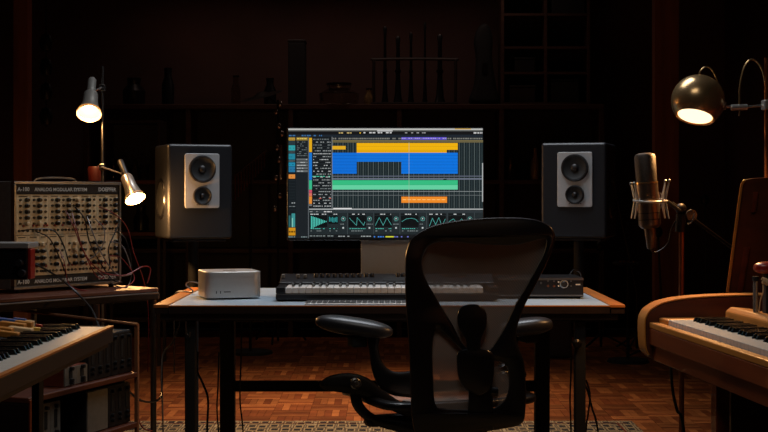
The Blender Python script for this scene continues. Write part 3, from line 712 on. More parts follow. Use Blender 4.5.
# red padded object on the piano
q = px(768, 269, 3.45)
rd = thing('padded_handset', 'rounded red object on a chrome post with coiled cream cord above the piano', 'handset', (q.x, 3.45, .745))
MB().ell(q+Vector((.01, 0, .003)), (.048, .03, .017), None, 20, 12, pw=.8).build('red_body', 'red', rd, True, smooth=True)
q2 = px(755.5, 281, 3.45)
MB().tube([(q2.x, 3.45, .745), (q2.x, 3.45, q2.z)], .0065, 12).build('post', 'chrome', rd, True, smooth=True)
MB().lathe([(0, .009), (.012, .009)], (q2.x, 3.45, q2.z), (0, 0, 1), 12).build('post_cap', 'matte', rd, True)
pts = []
for k in range(90):
    t = k/90; a = t*2*PI*9; c_ = px(762+14*t, 280+6*t, 3.43)
    pts.append(c_+Vector((.002*math.sin(a), .006*math.cos(a), .007*math.sin(a))))
MB().tube(pts, .002, 6).build('coiled_cord', 'cream', rd, True, smooth=True)
MB().tube(cat([px(763, 282, 3.43), px(763, 292, 3.43), px(760, 303, 3.44), Vector((px(757, 0, 3.45).x, 3.45, .748))], 5), .0018, 6).build('cord_tail', 'cream', rd, True, smooth=True)
MB().box((q.x-.01, 3.43, .745), (q.x+.05, 3.47, q.z-.01)).build('rear_block', 'matte', rd, True, bevel=.004)

# ------------------------------------------------------------------ globe lamp on stand (right)
LD = 4.15
gl = thing('globe_floor_lamp', 'chrome globe lamp on a copper coloured pole at right, lit', 'lamp', (px(767, 0, LD).x, LD, 0))
gc = px(698, 101, LD); gr = 26.5/F*LD
gd = Vector((-.25, -.31, -.92)).normalized()
pf = []
for k in range(25):
    a = PI*k/24*.74
    pf.append((-gr*math.cos(a), gr*math.sin(a)))
pf[0] = (-gr, .001)
rim = pf[-1]
pf2 = pf+[(rim[0]-.001, rim[1]-.003)]+[(-(gr-.004)*math.cos(PI*k/24*.74), (gr-.004)*math.sin(PI*k/24*.74)) for k in range(23, 0, -1)]
MB().lathe(pf2, gc, gd, 40, cap=False).build('globe_shade', 'nickel', gl, True, smooth=True)
bulb = gc+gd*(rim[0]-.006)
MB().lathe([(0, rim[1]-.005), (.001, rim[1]-.005)], bulb, gd, 36).build('halo_ring', 'halo_on', gl, True)  # halo painted as a glowing disc behind the bulb
MB().lathe([(.001, rim[1]*.88), (.003, rim[1]*.86)], bulb, gd, 36).build('glowing_bulb', 'white_on', gl, True)
spot('globe_lamp_beam', bulb+gd*.012, gd, 24, WARM, math.radians(176), .04)
pw_ = px(767, 0, LD)
MB().tube([(pw_.x, LD, .02), (pw_.x, LD, CH+(YH-58)/F*LD)], .009, 12).build('pole', 'copper', gl, True, smooth=True)
MB().lathe([(0, .14), (.015, .14), (.02, .13)], (pw_.x, LD, .0), (0, 0, 1), 28).build('base', 'darksteel', gl, True, smooth=True)
a = px(724, 106.5, LD); b = px(768, 105, LD)
MB().tube([a, px(735, 107, LD), px(746, 107, LD)], [.003, .004, .004], 8).tube([px(746, 107, LD), b], .004, 8).build('arm', 'chrome', gl, True, smooth=True)
MB().tube([px(731, 107.5, LD), px(747, 107, LD)], .0095, 14).build('arm_grip', 'alu', gl, True, smooth=True)
MB().box((px(717, 0, LD).x, LD-.012, px(0, 110, LD).z), (px(726, 0, LD).x, LD+.012, px(0, 102, LD).z)).build('hinge', 'chrome', gl, True, bevel=.003)
MB().box((pw_.x-.014, LD-.02, px(0, 110, LD).z), (pw_.x+.014, LD+.02, px(0, 100, LD).z)).build('pole_clamp', 'alu', gl, True, bevel=.004)
MB().tube(cat([px(739.5, 116, LD), px(739.5, 100, LD), px(740, 85, LD), px(744, 68, LD), px(750, 60, LD), px(757, 62, LD), px(763, 72, LD), px(766, 90, LD), px(767, 104, LD)], 6), .0033, 8).build('cable_arch', 'nickel', gl, True, smooth=True)
MB().tube(cat([gc+Vector((.003, 0, gr-.004)), px(701, 70, LD), px(706, 67, LD), px(712, 70, LD), px(717, 80, LD), px(720, 92, LD+.02), px(722, 104, LD)], 6), .0026, 8).build('shade_cable', 'nickel', gl, True, smooth=True)

# ------------------------------------------------------------------ twin spot lamp (left)
SD = 5.36
sp = thing('spot_floor_lamp', 'chrome pole lamp at left with two lit cylindrical spots', 'lamp', (px(102.5, 0, SD).x, SD, 0))
q = px(102.5, 66, SD)
MB().tube([(q.x, SD, .02), (q.x, SD, q.z)], .0065, 10).build('pole', 'steel', sp, True, smooth=True)
MB().lathe([(0, .13), (.015, .13), (.02, .12)], (q.x, SD, 0), (0, 0, 1), 28).build('base', 'darksteel', sp, True, smooth=True)
def spot_head(open_px, d, r, L, capr, capL, jy, power, openD):
    d = Vector(d).normalized(); o = px(*open_px, openD)
    h = MB().lathe([(-L, r*.42), (-L*.93, r*.56), (-L*.5, r*.62), (-L*.22, r*.78), (0, r), (0, r-.003), (-L*.22, r*.78-.003), (-L*.5, r*.62-.003)], o, d, 32, cap=False).build('lamp_shade', 'shade', sp, True, smooth=True)
    MB().lathe([(-L-capL, capr*.8), (-L-capL+.006, capr), (-L, capr), (-L+.004, r*.43)], o, d, 20).build('socket_cap', 'grey' if jy < 150 else 'black', h, True, smooth=True)
    MB().lathe([(-.014, r-.004), (-.012, r-.004)], o, d, 28).build('halo_ring', 'halo_on', h, True)  # painted halo disc around the spot bulb
    MB().lathe([(-.012, r*.84), (-.009, r*.80)], o, d, 28).build('glowing_bulb', 'white_on', h, True)
    point('spot_lamp_light', o+d*.022, power, WARM, .018)
    back = o-d*(L*.93)
    jp = px(102.5, jy, SD)
    MB().tube([(jp.x, SD, jp.z), (jp.x, SD-.02, jp.z), back-d*.01], .004, 8).build('joint_arm', 'chrome', sp, True, smooth=True)
    MB().box((jp.x-.012, SD-.014, jp.z-.014), (jp.x+.012, SD+.014, jp.z+.014)).build('joint', 'steel', sp, True, bevel=.003)
spot_head((89, 114), (.07, -.62, -.78), .050, .115, .0175, .075, 88, 5, 5.24)
spot_head((135.4, 199), (.40, -.42, -.80), .042, .115, .0135, .075, 167, 15, 5.22)

# ------------------------------------------------------------------ condenser microphone on boom stand
MDp = 4.05
mc = thing('condenser_microphone', 'large silver condenser microphone in a spider shock mount, lamp lit', 'microphone', px(647, 248, MDp))
ax = (px(644.5, 153, MDp)-px(651.5, 249, MDp)).normalized(); mb0 = px(651.5, 249, MDp); ml = (px(644.5, 153, MDp)-mb0).length
MB().lathe([(0, .0105), (.004, .0135), (.045, .0175), (.064, .0185)], mb0, ax, 24).build('connector', 'mic', mc, True, smooth=True)
MB().lathe([(.064, .024), (.068, .029), (.073, .0325), (.077, .0335), (ml-.095, .0335), (ml-.092, .031)], mb0, ax, 32).build('body', 'mic', mc, True, smooth=True)
MB().lathe([(ml-.092, .0315), (ml-.012, .0325), (ml-.004, .028), (ml, .018), (ml, .001)], mb0, ax, 32).build('grille_head', 'grille', mc, True, smooth=True)
MB().lathe([(ml-.094, .0345), (ml-.089, .0345)], mb0, ax, 32).build('head_band', 'nickel', mc, True, smooth=True)
q = mb0+ax*(ml-.128)+Vector((-.006, -.0335, 0)); MB().box(q-Vector((.006, .001, .003)), q+Vector((.006, .001, .003))).build('badge', 'nickel', mc, True)
for k in (-.5, .5): MB().lathe([(0, .0348), (.002, .0348)], mb0+ax*(.10+k*.02), ax, 32).build('body_line', 'darksteel', mc, True)
sm = thing('shock_mount', 'wire spider shock mount with elastic cords around the microphone', 'shock mount', px(650, 201, MDp))
rc = px(650, 200.5, MDp); RR = .05
ringp = [rc+Vector((math.cos(a)*RR, math.sin(a)*RR, math.sin(a)*.004)) for a in [2*PI*k/40 for k in range(41)]]
MB().tube(ringp, .0032, 8, cap=False).build('ring', 'alu', sm, True, smooth=True)
for k, a in enumerate([PI*.17, PI*.83, PI*1.17, PI*1.83]):
    d = Vector((math.cos(a), math.sin(a)*.9, 0))
    top = rc+d*.062+Vector((0, 0, .052 if d.x < 0 else .060)); bot = rc+d*.060+Vector((0, 0, -.055))
    MB().tube([rc+d*.05, top], .0022, 6).tube([rc+d*.05, bot], .0022, 6).build('prong', 'alu', sm, True, smooth=True)
    for p0, p1 in ((top, rc+Vector((d.x*.034, d.y*.034, -.024))), (bot, rc+Vector((d.x*.034, d.y*.034, .024)))):
        MB().tube([p0, p1], .0016, 5).build('elastic_cord', 'alu', sm, True, smooth=True)
    MB().ell(top, (.005, .005, .005), None, 10, 8).build('prong_tip', 'steel', sm, True, smooth=True)
MB().tube([rc+Vector((RR, 0, 0)), px(672, 205, MDp), px(680, 211, MDp)], [.005, .006, .006], 8).build('swivel', 'darksteel', sm, True, smooth=True)
bs = thing('boom_stand', 'black boom microphone stand standing behind the piano end', 'stand', (px(681.5, 0, MDp+.02).x, MDp+.02, 0))
sx_ = px(681.5, 0, MDp+.02).x; SY = MDp+.02
MB().tube([(sx_, SY, .02), (sx_, SY, px(0, 225, SY).z)], .0085, 12).build('pole', 'copper', bs, True, smooth=True)  # orange lamp reflection on the black pole painted as copper
MB().ell(px(681, 209, SY), (.018, .016, .018), None, 14, 10).tube([px(681, 214, SY), px(680, 232, SY)], .016, 12).build('boom_clutch', 'darksteel', bs, True, smooth=True)
MB().lathe([(0, .017), (.012, .017)], px(691, 215, SY-.02), (0, -1, 0), 16).build('clutch_knob', 'steel', bs, True, smooth=True)
MB().tube([px(672, 203, SY), px(684, 212, SY), px(735, 250, SY+.15), px(790, 291, SY+.3)], .0055, 10).build('boom', 'darksteel', bs, True, smooth=True)
MB().tube(cat([px(690, 210, SY-.02), px(694, 214, SY-.03), px(692, 221, SY-.03), px(688, 224, SY-.02)], 5), .003, 6).build('lever', 'chrome', bs, True, smooth=True)
MB().tube(cat([mb0, px(652, 252, MDp), px(659, 251, MDp), px(668, 243, MDp), px(671, 230, MDp), px(676, 220, MDp)], 6), .0022, 6).build('signal_lead', 'blackwire', bs, True, smooth=True)
for k in range(3):
    a = 2*PI*k/3+.6; MB().tube([(sx_, SY, .12), (sx_+.24*math.cos(a), SY+.24*math.sin(a), .022)], .007, 8).build('foot', 'darksteel', bs, True, smooth=True)

# ------------------------------------------------------------------ left side: table with modular synth
A = math.radians(40)
U = Vector((math.sin(A), math.cos(A), 0)); Nn = Vector((math.cos(A), -math.sin(A), 0))     # along the front, out of the front
TZ = .795
tc_ = Vector((-.767, 4.565, 0))
# local frame: +x = U (along front, away), -y = Nn (front side)
TRZ = math.atan2(U.y, U.x)
tb = thing('side_table', 'wooden side table with metal edge and rounded corner under the modular synth', 'table', tc_, TRZ)
def rc_poly(x0, x1, y0, y1, r, z):
    w, d = (x1-x0)/2, (y1-y0)/2; return [(x+(x0+x1)/2, y+(y0+y1)/2, z) for x, y in rrect(w, d, r, 5)]
MB().prism(rc_poly(-1.35, -.003, .004, .69, .02, TZ-.012), (0, 0, .012)).build('table_top', 'pwoodx', tb, bevel=.002)
MB().prism(rc_poly(-1.354, .0, .0, .694, .024, TZ-.04), (0, 0, .026)).build('edge_band', 'darksteel', tb, bevel=.004)
MB().tube([(-1.33, -.002, TZ-.016), (-.02, -.002, TZ-.016)], .003, 8).build('trim_strip', 'steel', tb, smooth=True)
for x, y in ((-.028, .013), (-.06, .66), (-1.32, .03), (-1.32, .66)):
    MB().tube([(x, y, .014), (x, y, TZ-.04)], .0105, 12).build('leg', 'steel', tb, smooth=True)
# modular synth case
fr = px(121.5, 282.4, 4.63); fl_ = px(14, 289.5, 4.29)
Uv = Vector((fr.x-fl_.x, fr.y-fl_.y, 0)); SW = Uv.length; SRZ = math.atan2(Uv.y, Uv.x)
SH = .355; SZ = TZ+.012
ms = thing('modular_synthesizer', 'silver framed modular synthesizer with two rows of cream modules and cables', 'synthesizer', (fl_.x, fl_.y, TZ), SRZ)
b0 = .012
MB().box((0, .02, b0), (SW, .20, b0+SH)).build('case', 'grey', ms, bevel=.003)
for nm, a, b in (('frame_rail', (0, 0, b0), (SW, .02, b0+.010)), ('frame_rail', (0, 0, b0+SH-.010), (SW, .02, b0+SH)), ('frame_stile', (0, 0, b0+.0105), (.010, .02, b0+SH-.0105)), ('frame_stile', (SW-.010, 0, b0+.0105), (SW, .02, b0+SH-.0105))):
    MB().box(a, b).build(nm, 'steel', ms, bevel=.002)
for x in (.03, SW-.03):
    for y in (.02, .17): MB().lathe([(0, .009), (b0, .009)], (x, y, 0), (0, 0, 1), 10).build('foot', 'matte', ms)
sh = .030
for z in (b0+.0105, b0+SH-.0105-sh):
    s_ = MB().box((.0105, .004, z), (SW-.0105, .02, z+sh)).build('name_strip', 'strip', ms)
    def T(x): return Matrix.Translation((x, .0035, z+.008)) @ Matrix.Rotation(PI/2, 4, 'X')
    text('A-100', .0185, 'lettering', 'print', s_, T(.016)); text('ANALOG MODULAR SYSTEM', .0165, 'lettering', 'print', s_, T(.082)); text('DOEPFER', .0185, 'lettering', 'print', s_, T(SW-.098))
MB().tube(cat([(SW*.30, .08, b0+SH), (SW*.34, .08, b0+SH+.010), (SW*.5, .08, b0+SH+.014), (SW*.66, .08, b0+SH+.010), (SW*.70, .08, b0+SH)], 6), .0025, 8, sq=1.3).build('carry_handle', 'steel', ms, smooth=True)
z_lo, z_hi = b0+.0105+sh+.002, b0+SH-.0105-sh-.002; rowh = (z_hi-z_lo)/2
ws = {1: [.055, .045, .026, .045, .045, .032, .05, .024, .045, .045], 0: [.045, .045, .032, .045, .028, .05, .045, .03, .05, .045]}
knp = MB().lathe([(0, .0074), (.012, .0066), (.0135, .005)], (0, 0, 0), (0, -1, 0), 12).build('knob', 'blackkey', None, smooth=True)
knc = MB().lathe([(0, .0074), (.012, .0066), (.0135, .005)], (0, 0, 0), (0, -1, 0), 12).build('knob', 'cream', None, smooth=True)
jk = MB().lathe([(0, .0042), (.003, .004), (.003, .0022), (.001, .002)], (0, 0, 0), (0, -1, 0), 10, cap=False).build('jack', 'darksteel', None, smooth=True)
rk = MB().lathe([(0, .0038), (.004, .0036)], (0, 0, 0), (0, -1, 0), 10).build('lamp_dot', 'red', None)
R = random.Random(11)
for row in (0, 1):
    s = sum(ws[row]); k_ = (SW-.023)/s; x = .0115
    for mi, w0 in enumerate(ws[row]):
        w = w0*k_; za = z_lo+row*rowh+.001; zb = z_lo+(row+1)*rowh-.001
        mo = MB().box((x+.0004, .006+R.uniform(0, .0008), za), (x+w-.0004, .02, zb)).build('module_panel', 'synth', ms)
        cols = 1 if w0 < .03 else 2
        for ci in range(cols):
            xc = x+w*(.5 if cols == 1 else (.3 if ci == 0 else .72)); n5 = 5 if row else 4
            for q in range(n5):
                zz = zb-.018-q*(rowh*.58/(n5-1)) if row else zb-.03-q*(rowh*.5/(n5-1))
                big = (ci == 1 or cols == 1) if row else (mi+ci) % 2 == 0
                if big and not (cols == 1): place(knp if R.random() < .93 else knc, 'knob', mo, (xc, .006, zz))
                else: place(jk, 'jack', mo, (xc, .006, zz))
        for q in range(cols+1):
            place(jk, 'jack', mo, (x+w*(q+.7)/(cols+1.4), .006, za+.014))
            if R.random() < .5: place(rk, 'lamp_dot', mo, (x+w*(q+.7)/(cols+1.4), .006, za+.030))
        MB().box((x+w*.2, .0055, zb-.007), (x+w*.8, .0062, zb-.0045)).build('lettering', 'strip', mo)
        x += w
for o in (knp, knc, jk, rk): bpy.data.objects.remove(o)
# patch cables: world points on/near the case front
MSM = RM[ms.name]
def sp_(u, z, out=.0): return MSM @ Vector((u*SW, -out, z))
def cable(pts, mt, lab, r=.0022, grp=None):
    return tag(MB().tube(cat(pts, 7), r, 6).build('patch_cable', mt, None, smooth=True), lab, 'cable', grp)
G = 'patch cables on the modular synthesizer'
cable([sp_(.06, .205, 0), sp_(.12, .21, .03), sp_(.28, .205, .04), sp_(.36, .16, .045), sp_(.42, .10, .04), sp_(.5, .085, 0)], 'blackwire', 'black patch cable curving from the left modules to the centre of the lower row', grp=G)
cable([sp_(.2, .2, 0), sp_(.26, .18, .03), sp_(.33, .12, .04), sp_(.4, .06, .035), sp_(.44, .05, 0)], 'blackwire', 'short black patch cable hanging inside the first black loop', grp=G)
cable([sp_(.55, .28, 0), sp_(.57, .24, .04), sp_(.6, .16, .05), sp_(.72, .08, .05), sp_(.82, .03, .05), sp_(.9, .02, .06)], 'blackwire', 'black patch cable falling diagonally across the middle modules', grp=G)
cable([sp_(.66, .25, 0), sp_(.64, .2, .04), sp_(.7, .12, .06), sp_(.84, .05, .06), sp_(.97, .045, .06), sp_(1.06, .06, .02), sp_(.98, .14, .02), sp_(.9, .16, 0)], 'greywire', 'grey patch cable looping beyond the right side of the case', grp=G)
cable([sp_(.78, .28, 0), sp_(.84, .26, .04), sp_(.96, .21, .05), sp_(1.03, .12, .05), sp_(1.13, .02, .05), sp_(1.16, -.10, .06), sp_(1.155, -.3, .06)], 'redwire', 'red patch cable running off the right side down past the table edge', grp=G)
cable([sp_(.52, .26, 0), sp_(.5, .2, .04), sp_(.56, .12, .05), sp_(.7, .06, .06), sp_(.9, .045, .07), sp_(1.1, .07, .06), sp_(1.2, .06, .05), sp_(1.17, .01, .05)], 'redwire', 'red patch cable sweeping low over the name strip to the right', grp=G)
cable([sp_(.40, .14, 0), sp_(.38, .10, .04), sp_(.42, .02, .05), sp_(.6, -.004, .08), sp_(.8, .0, .09), sp_(1.0, .03, .07), sp_(.95, .1, .03), sp_(.88, .11, 0)], 'redwire', 'thin dark red patch cable drooping below the case bottom', .0018, grp=G)
cable([sp_(.88, .26, 0), sp_(.93, .24, .03), sp_(.86, .19, .04), sp_(.8, .14, .04), sp_(.83, .08, .03), sp_(.87, .06, 0)], 'blackwire', 'black patch cable bending in an S on the right modules', grp=G)
cable([sp_(.74, .24, 0), sp_(.76, .2, .04), sp_(.72, .14, .045), sp_(.62, .10, .03), sp_(.6, .09, 0)], 'greywire', 'short grey patch cable between the middle modules', .0018, grp=G)
cable([px(30, 262, 4.1), px(45, 269, 4.12), px(62, 280, 4.2), px(78, 294, 4.2), px(92, 310, 4.1), px(100, 330, 4.0)], 'blackwire', 'thick black cable from the black unit across the case to behind the keyboard', .0035, grp=G)
cable([sp_(.93, .2, 0), sp_(.98, .17, .03), sp_(1.02, .1, .04), sp_(1.0, .03, .05), sp_(.9, .0, .07), sp_(.78, .02, .06)], 'blackwire', 'black patch cable curling at the bottom right corner of the case', grp=G)
cable([sp_(.46, .27, 0), sp_(.47, .22, .035), sp_(.52, .15, .05), sp_(.64, .05, .06), sp_(.74, .04, .05), sp_(.76, .06, 0)], 'redwire', 'dull red patch cable hanging beside the middle black one', .0018, grp=G)
# black unit left, above the table on riser feet
q0, q1 = px(29, 245, 3.9), px(29, 284, 3.9)
bu = thing('rack_mixer', 'black unit with silver top edge and red end at the left frame edge', 'mixer', (q0.x-.25, 4.0, TZ))
MB().box((q0.x-.42, 3.9, q1.z+.012), (q0.x-.006, 3.96, q0.z-.010)).build('housing', 'satin', bu, True, bevel=.004)
MB().box((q0.x-.42, 3.893, q0.z-.0098), (q0.x, 4.01, q0.z+.006)).build('top_plate', 'alu', bu, True, bevel=.002)
MB().box((q0.x-.0055, 3.905, q1.z+.014), (q0.x+.004, 3.955, q0.z-.012)).build('end_plate', 'red', bu, True, bevel=.002)
for x, z in ((20, 263), (23, 273)):
    c = px(x, z, 3.9); MB().lathe([(0, .011), (.02, .010)], c, (0, -1, 0), 14).build('knob', 'black', bu, True, smooth=True)
for y in (3.93,):
    MB().box((q0.x-.40, y-.02, TZ), (q0.x-.14, y+.02, q1.z+.012)).build('riser', 'matte', bu, True)

# ------------------------------------------------------------------ left keyboard
kf = Vector((-.664, 3.235, 0)); KRZ = math.radians(-1)
lk = thing('organ_keyboard', 'wooden cased keyboard at lower left with white keys and coloured tabs', 'keyboard', (-.664, 3.235, 0), KRZ)
ZK = .782; LL = -1.35
MB().box((-.012, LL, .758), (.0, 0, ZK+.012)).build('front_board', 'dwood', lk, bevel=.002)
MB().box((-.012, LL, ZK+.012), (.001, 0, ZK+.016)).build('front_trim', 'wood', lk)
MB().box((-.46, LL, .745), (-.012, 0, .765)).build('base_board', 'dwood', lk)
keybed(lk, 56, -.013, -.012-56*WKW, .776, .145, PI/2, start=4)
MB().box((-.16, LL, .765), (-.014, -.012, .7755)).build('key_frame', 'matte', lk)
MB().prism([(-.165, -.010, .765), (-.165, -.010, .798), (-.216, -.010, .806), (-.46, -.010, .836), (-.46, -.010, .765)], (0, .010, 0)).build('end_cheek', 'rwood', lk)
MB().box((-.165, -.0115, .765), (-.012, -.001, .797)).build('key_cheek', 'matte', lk, bevel=.001)
MB().prism([(-.165, LL, .765), (-.165, LL, .80), (-.215, LL, .808), (-.215, LL, .765)], (0, -LL-.012, 0)).build('key_rail', 'matte', lk)
MB().prism([(-.216, LL, .765), (-.216, LL, .806), (-.46, LL, .835), (-.46, LL, .765)], (0, -LL-.012, 0)).build('tab_panel', 'pwood', lk, bevel=.001)
def pz(x): return .806+(-.216-x)/.244*.029
MB().prism([(-.222, -.02, pz(-.222)), (-.222, -.16, pz(-.222)), (-.30, -.16, pz(-.30)), (-.30, -.02, pz(-.30))], (0, 0, .0015)).build('silver_plate', 'alu', lk)
ILK = RM[lk.name].inverted()
def tab(x, D, L, mt, w=.0085):
    zc = .845; wx = (x-CX)/F*D; p = ILK @ Vector((wx, D, 0)); z = pz(p.x)
    MB().prism([(p.x-L/2, p.y-w, pz(p.x-L/2)), (p.x+L/2, p.y-w, pz(p.x+L/2)), (p.x+L/2, p.y+w, pz(p.x+L/2)), (p.x-L/2, p.y+w, pz(p.x-L/2))], (0, 0, .014)).build('tab_switch', mt, lk, bevel=.002)
tab(21, 3.03, .055, 'cream', .012); tab(13, 3.10, .060, 'amber', .012); tab(24, 3.145, .04, 'amber', .009)
tab(36, 3.06, .02, 'yellow', .008); tab(39, 3.12, .015, 'red', .006); tab(6, 3.155, .05, 'blue', .011); tab(20, 3.19, .03, 'blue', .008)
tab(2, 3.0, .05, 'amber', .012); tab(-12, 3.1, .05, 'blue', .012); tab(-16, 2.95, .06, 'cream', .012); tab(8, 2.94, .05, 'amber', .01); tab(30, 3.17, .02, 'cream', .007)
q = px(39, 0, 3.1)
for x, y in ((q.x+.664, -.14), (-.40, -.14), (-.05, -1.2), (-.40, -1.2)):
    MB().box((x-.009, y-.02, .014), (x+.009, y+.02, .745)).build('leg', 'matte', lk, bevel=.002)

# ------------------------------------------------------------------ gear rack (lower left)
ra = Vector((-.728, 3.90, 0)); rb = Vector((-.915, 3.40, 0)); rv = ra-rb; RW = rv.length; RZ_ = math.atan2(rv.y, rv.x)
gr_ = thing('gear_rack', 'open red-brown wooden rack holding grey audio modules, lower left', 'rack', rb, RZ_)
def zz(y, D=3.9): return CH-(y-YH)/F*D
S1, S2 = zz(372), zz(422)
MB().box((0, .0, S1-.016), (RW, .34, S1)).build('shelf_board', 'pwoodx', gr_, bevel=.003)
MB().box((0.013, .0, S2-.016), (RW, .34, S2)).build('shelf_board', 'pwoodx', gr_, bevel=.003)
MB().box((0.0, 0, .014), (.012, .34, S1-.0165)).build('side_panel', 'dwood', gr_, bevel=.002)
MB().box((-.002, -.006, .014), (.014, -.0005, S1-.005)).build('side_edge', 'pwood', gr_, bevel=.001)  # orange-lit panel edge put into a brighter wood colour
MB().box((RW+.0005, 0, .014), (RW+.010, .012, zz(324.6))).build('corner_post', 'trim', gr_, bevel=.001)
MB().box((RW+.0005, .32, .014), (RW+.010, .332, zz(324.6)-.01)).build('corner_post', 'trim', gr_, bevel=.001)
IG = RM[gr_.name].inverted()
a = IG @ Vector((-.728, 3.90, zz(324.6))); b = IG @ Vector((-1.29, 4.455, zz(324.6)))
MB().tube([a, b], .005, 6).build('top_rail', 'trim', gr_, smooth=True)
def rackunit(lab, x0, x1, z0, h, dep, mt, nslot, y0=.02, knobs=True, nm='rack_unit', wood=False):
    t = thing(nm, lab, 'audio unit', RM[gr_.name] @ Vector(((x0+x1)/2, y0+.1, z0)), RZ_)
    w = (x1-x0)/2
    MB().box((-w, -.1+.004, 0), (w, -.1+dep, h)).build('case', 'matte' if not wood else 'rwood', t, bevel=.002)
    sw_ = 2*w/nslot
    for i in range(nslot):
        f_ = MB().box((-w+i*sw_+.0006, -.1, .003), (-w+(i+1)*sw_-.0006, -.1+.0038, h-.003)).build('face_plate', mt, t)
        if knobs:
            xc = -w+(i+.5)*sw_
            MB().box((xc-sw_*.14, -.1015, h*.4), (xc+sw_*.14, -.1, h*.8)).build('slot', 'matte', f_)
            for zk in (h*.18, h*.3, h*.88): MB().lathe([(0, .0055), (.01, .005)], (xc, -.1, zk), (0, -1, 0), 10).build('knob', 'black', f_, smooth=True)
H2 = S1-.016-S2
rackunit('three light grey slotted modules at the left end of the lower rack shelf', .035, .17, S2, H2-.012, .2, 'grey', 3)
rackunit('wide plain grey unit on the lower rack shelf, right of the gap', .30, .405, S2, H2-.012, .2, 'grey', 1, knobs=False)
rackunit('dark slotted modules at the far end of the lower rack shelf', .407, .525, S2, H2-.012, .2, 'speaker', 3)
rackunit('low wooden cased unit with small pale face on the upper rack shelf', .19, .30, S1, .055, .2, 'grey', 2, wood=True)
rackunit('tall dark module frame in the middle of the upper rack shelf', .305, .42, S1, .115, .2, 'speaker', 3)
rackunit('tall dark module frame beside the far post on the upper rack shelf', .423, .535, S1, .125, .2, 'speaker', 3)

# ------------------------------------------------------------------ cables near desk and floor
def wire(pts, mt, lab, r=.003, nm='cable'):
    return tag(MB().tube(cat(pts, 7), r, 6).build(nm, mt, None, smooth=True), lab, 'cable')
wire([px(180, 314, 4.5), px(179, 326, 4.5), px(172, 343, 4.5), px(163, 354, 4.5), px(161.5, 375, 4.5), px(162, 392, 4.5), px(163, 430, 4.5), Vector((px(164, 0, 4.5).x, 4.5, .02))], 'greywire', 'thin grey cable hanging from the left end of the desk')
wire([px(118, 352, 3.95), px(121, 372, 3.95), px(127, 388, 4.0), px(138, 399, 4.15), px(150, 402, 4.3), px(160, 398, 4.45), px(162, 385, 4.52), px(162, 360, 4.53)], 'blackwire', 'black cable looping from the rack to the left desk leg', .0035)
wire([px(198, 352, 4.7), px(197, 370, 4.7), px(203, 384, 4.7), px(208, 400, 4.7), px(207, 432, 4.7), Vector((px(206, 0, 4.7).x, 4.7, .02))], 'blackwire', 'black cable hanging between the two left desk legs', .004)
wire([px(219, 352, 4.95), px(218, 385, 4.95), px(217, 410, 4.95), px(219, 440, 4.95), Vector((px(220, 0, 4.95).x, 4.95, .02))], 'blackwire', 'black cable running down beside the back left desk leg', .003)
wire([px(242, 316, 4.95), px(241, 360, 4.95), px(240, 400, 4.95), px(243, 432, 4.95), Vector((px(243, 0, 4.95).x, 4.95, .02))], 'blackwire', 'black cable hanging straight right of the back left desk leg', .003)
wire([px(571, 318, 4.7), px(571, 370, 4.7), px(570, 400, 4.7), px(571, 432, 4.7), Vector((px(571, 0, 4.7).x, 4.7, .02))], 'blackwire', 'black cable hanging just left of the right desk leg', .003)
wire([px(585, 385, 4.6), px(588, 392, 4.6), px(592, 408, 4.6), px(598, 432, 4.6), Vector((px(606, 0, 4.6).x, 4.6, .02))], 'blackwire', 'black cable slanting outward from the right desk leg', .0035)
wire([px(586, 380, 4.62), px(590, 395, 4.62), px(588, 415, 4.62), px(586, 432, 4.62), Vector((px(584, 0, 4.62).x, 4.62, .02))], 'blackwire', 'black cable curling close behind the right desk leg', .003)
wire([px(671, 345, 3.9), px(671, 370, 3.9), px(673, 392, 3.9), px(677, 410, 3.9), px(684, 432, 3.9), Vector((px(694, 0, 3.9).x, 3.9, .02))], 'blackwire', 'thick black cable dropping below the left end of the piano', .0045)
wire([Vector((pc.location.x-.04, 4.83, DZ+.02)), px(193, 282, 4.86), px(186, 285, 4.88), Vector((-.71, 4.9, DZ+.007)), Vector((-.775, 4.93, DZ+.002)), Vector((-.785, 4.94, DZ-.06)), Vector((-.785, 4.94, DZ-.3))], 'greywire', 'pale cable leaving the back of the small computer over the desk edge', .0028)
wire([px(137, 378, 4.0), px(137.5, 395, 4.0), px(138, 415, 4.0), px(143, 428, 4.0), px(152, 431, 4.05)], 'redwire', 'thin red cable hanging along the rack corner post', .0022)

# ------------------------------------------------------------------ background: shelf unit with things
BD = 10.3
su = thing('storage_shelf', 'long dark shelving unit along the back wall carrying instruments', 'shelf', (0, BD, 0))
TOPZ = CH+(YH-104)/F*BD
MB().box((-2.35, BD, TOPZ-.04), (1.72, BD+.4, TOPZ)).build('top_board', 'shelfwood', su, True, bevel=.005)
for z in (.12, .66, 1.2): MB().box((-2.35, BD+.01, z), (1.72, BD+.4, z+.03)).build('shelf_board', 'shelfwood', su, True)
for i, x in enumerate((-2.35, -1.55, -.75, .1, .9, 1.68)): MB().box((x, BD+.005, 0), (x+.04, BD+.4, TOPZ-.04)).build('upright', 'shelfwood', su, True, bevel=.004)
MB().box((-2.31, BD+.39, .1), (1.68, BD+.399, TOPZ-.04)).build('back_panel', 'dwood', su, True)
def pb(x0, y0, x1, y1, D=BD+.1): return px(x0, y1, D), px(x1, y0, D)
a, b = pb(288, 42, 305, 100)
t = thing('tall_box', 'narrow upright black box on the back shelf left of centre', 'box', ((a.x+b.x)/2, BD+.2, TOPZ))
MB().box((a.x, BD+.1, TOPZ), (b.x, BD+.3, b.z)).build('body', 'matte', t, True, bevel=.01)
MB().box((a.x-.003, BD+.098, b.z), (b.x+.003, BD+.302, b.z+.02)).build('cover', 'black', t, True, bevel=.005)
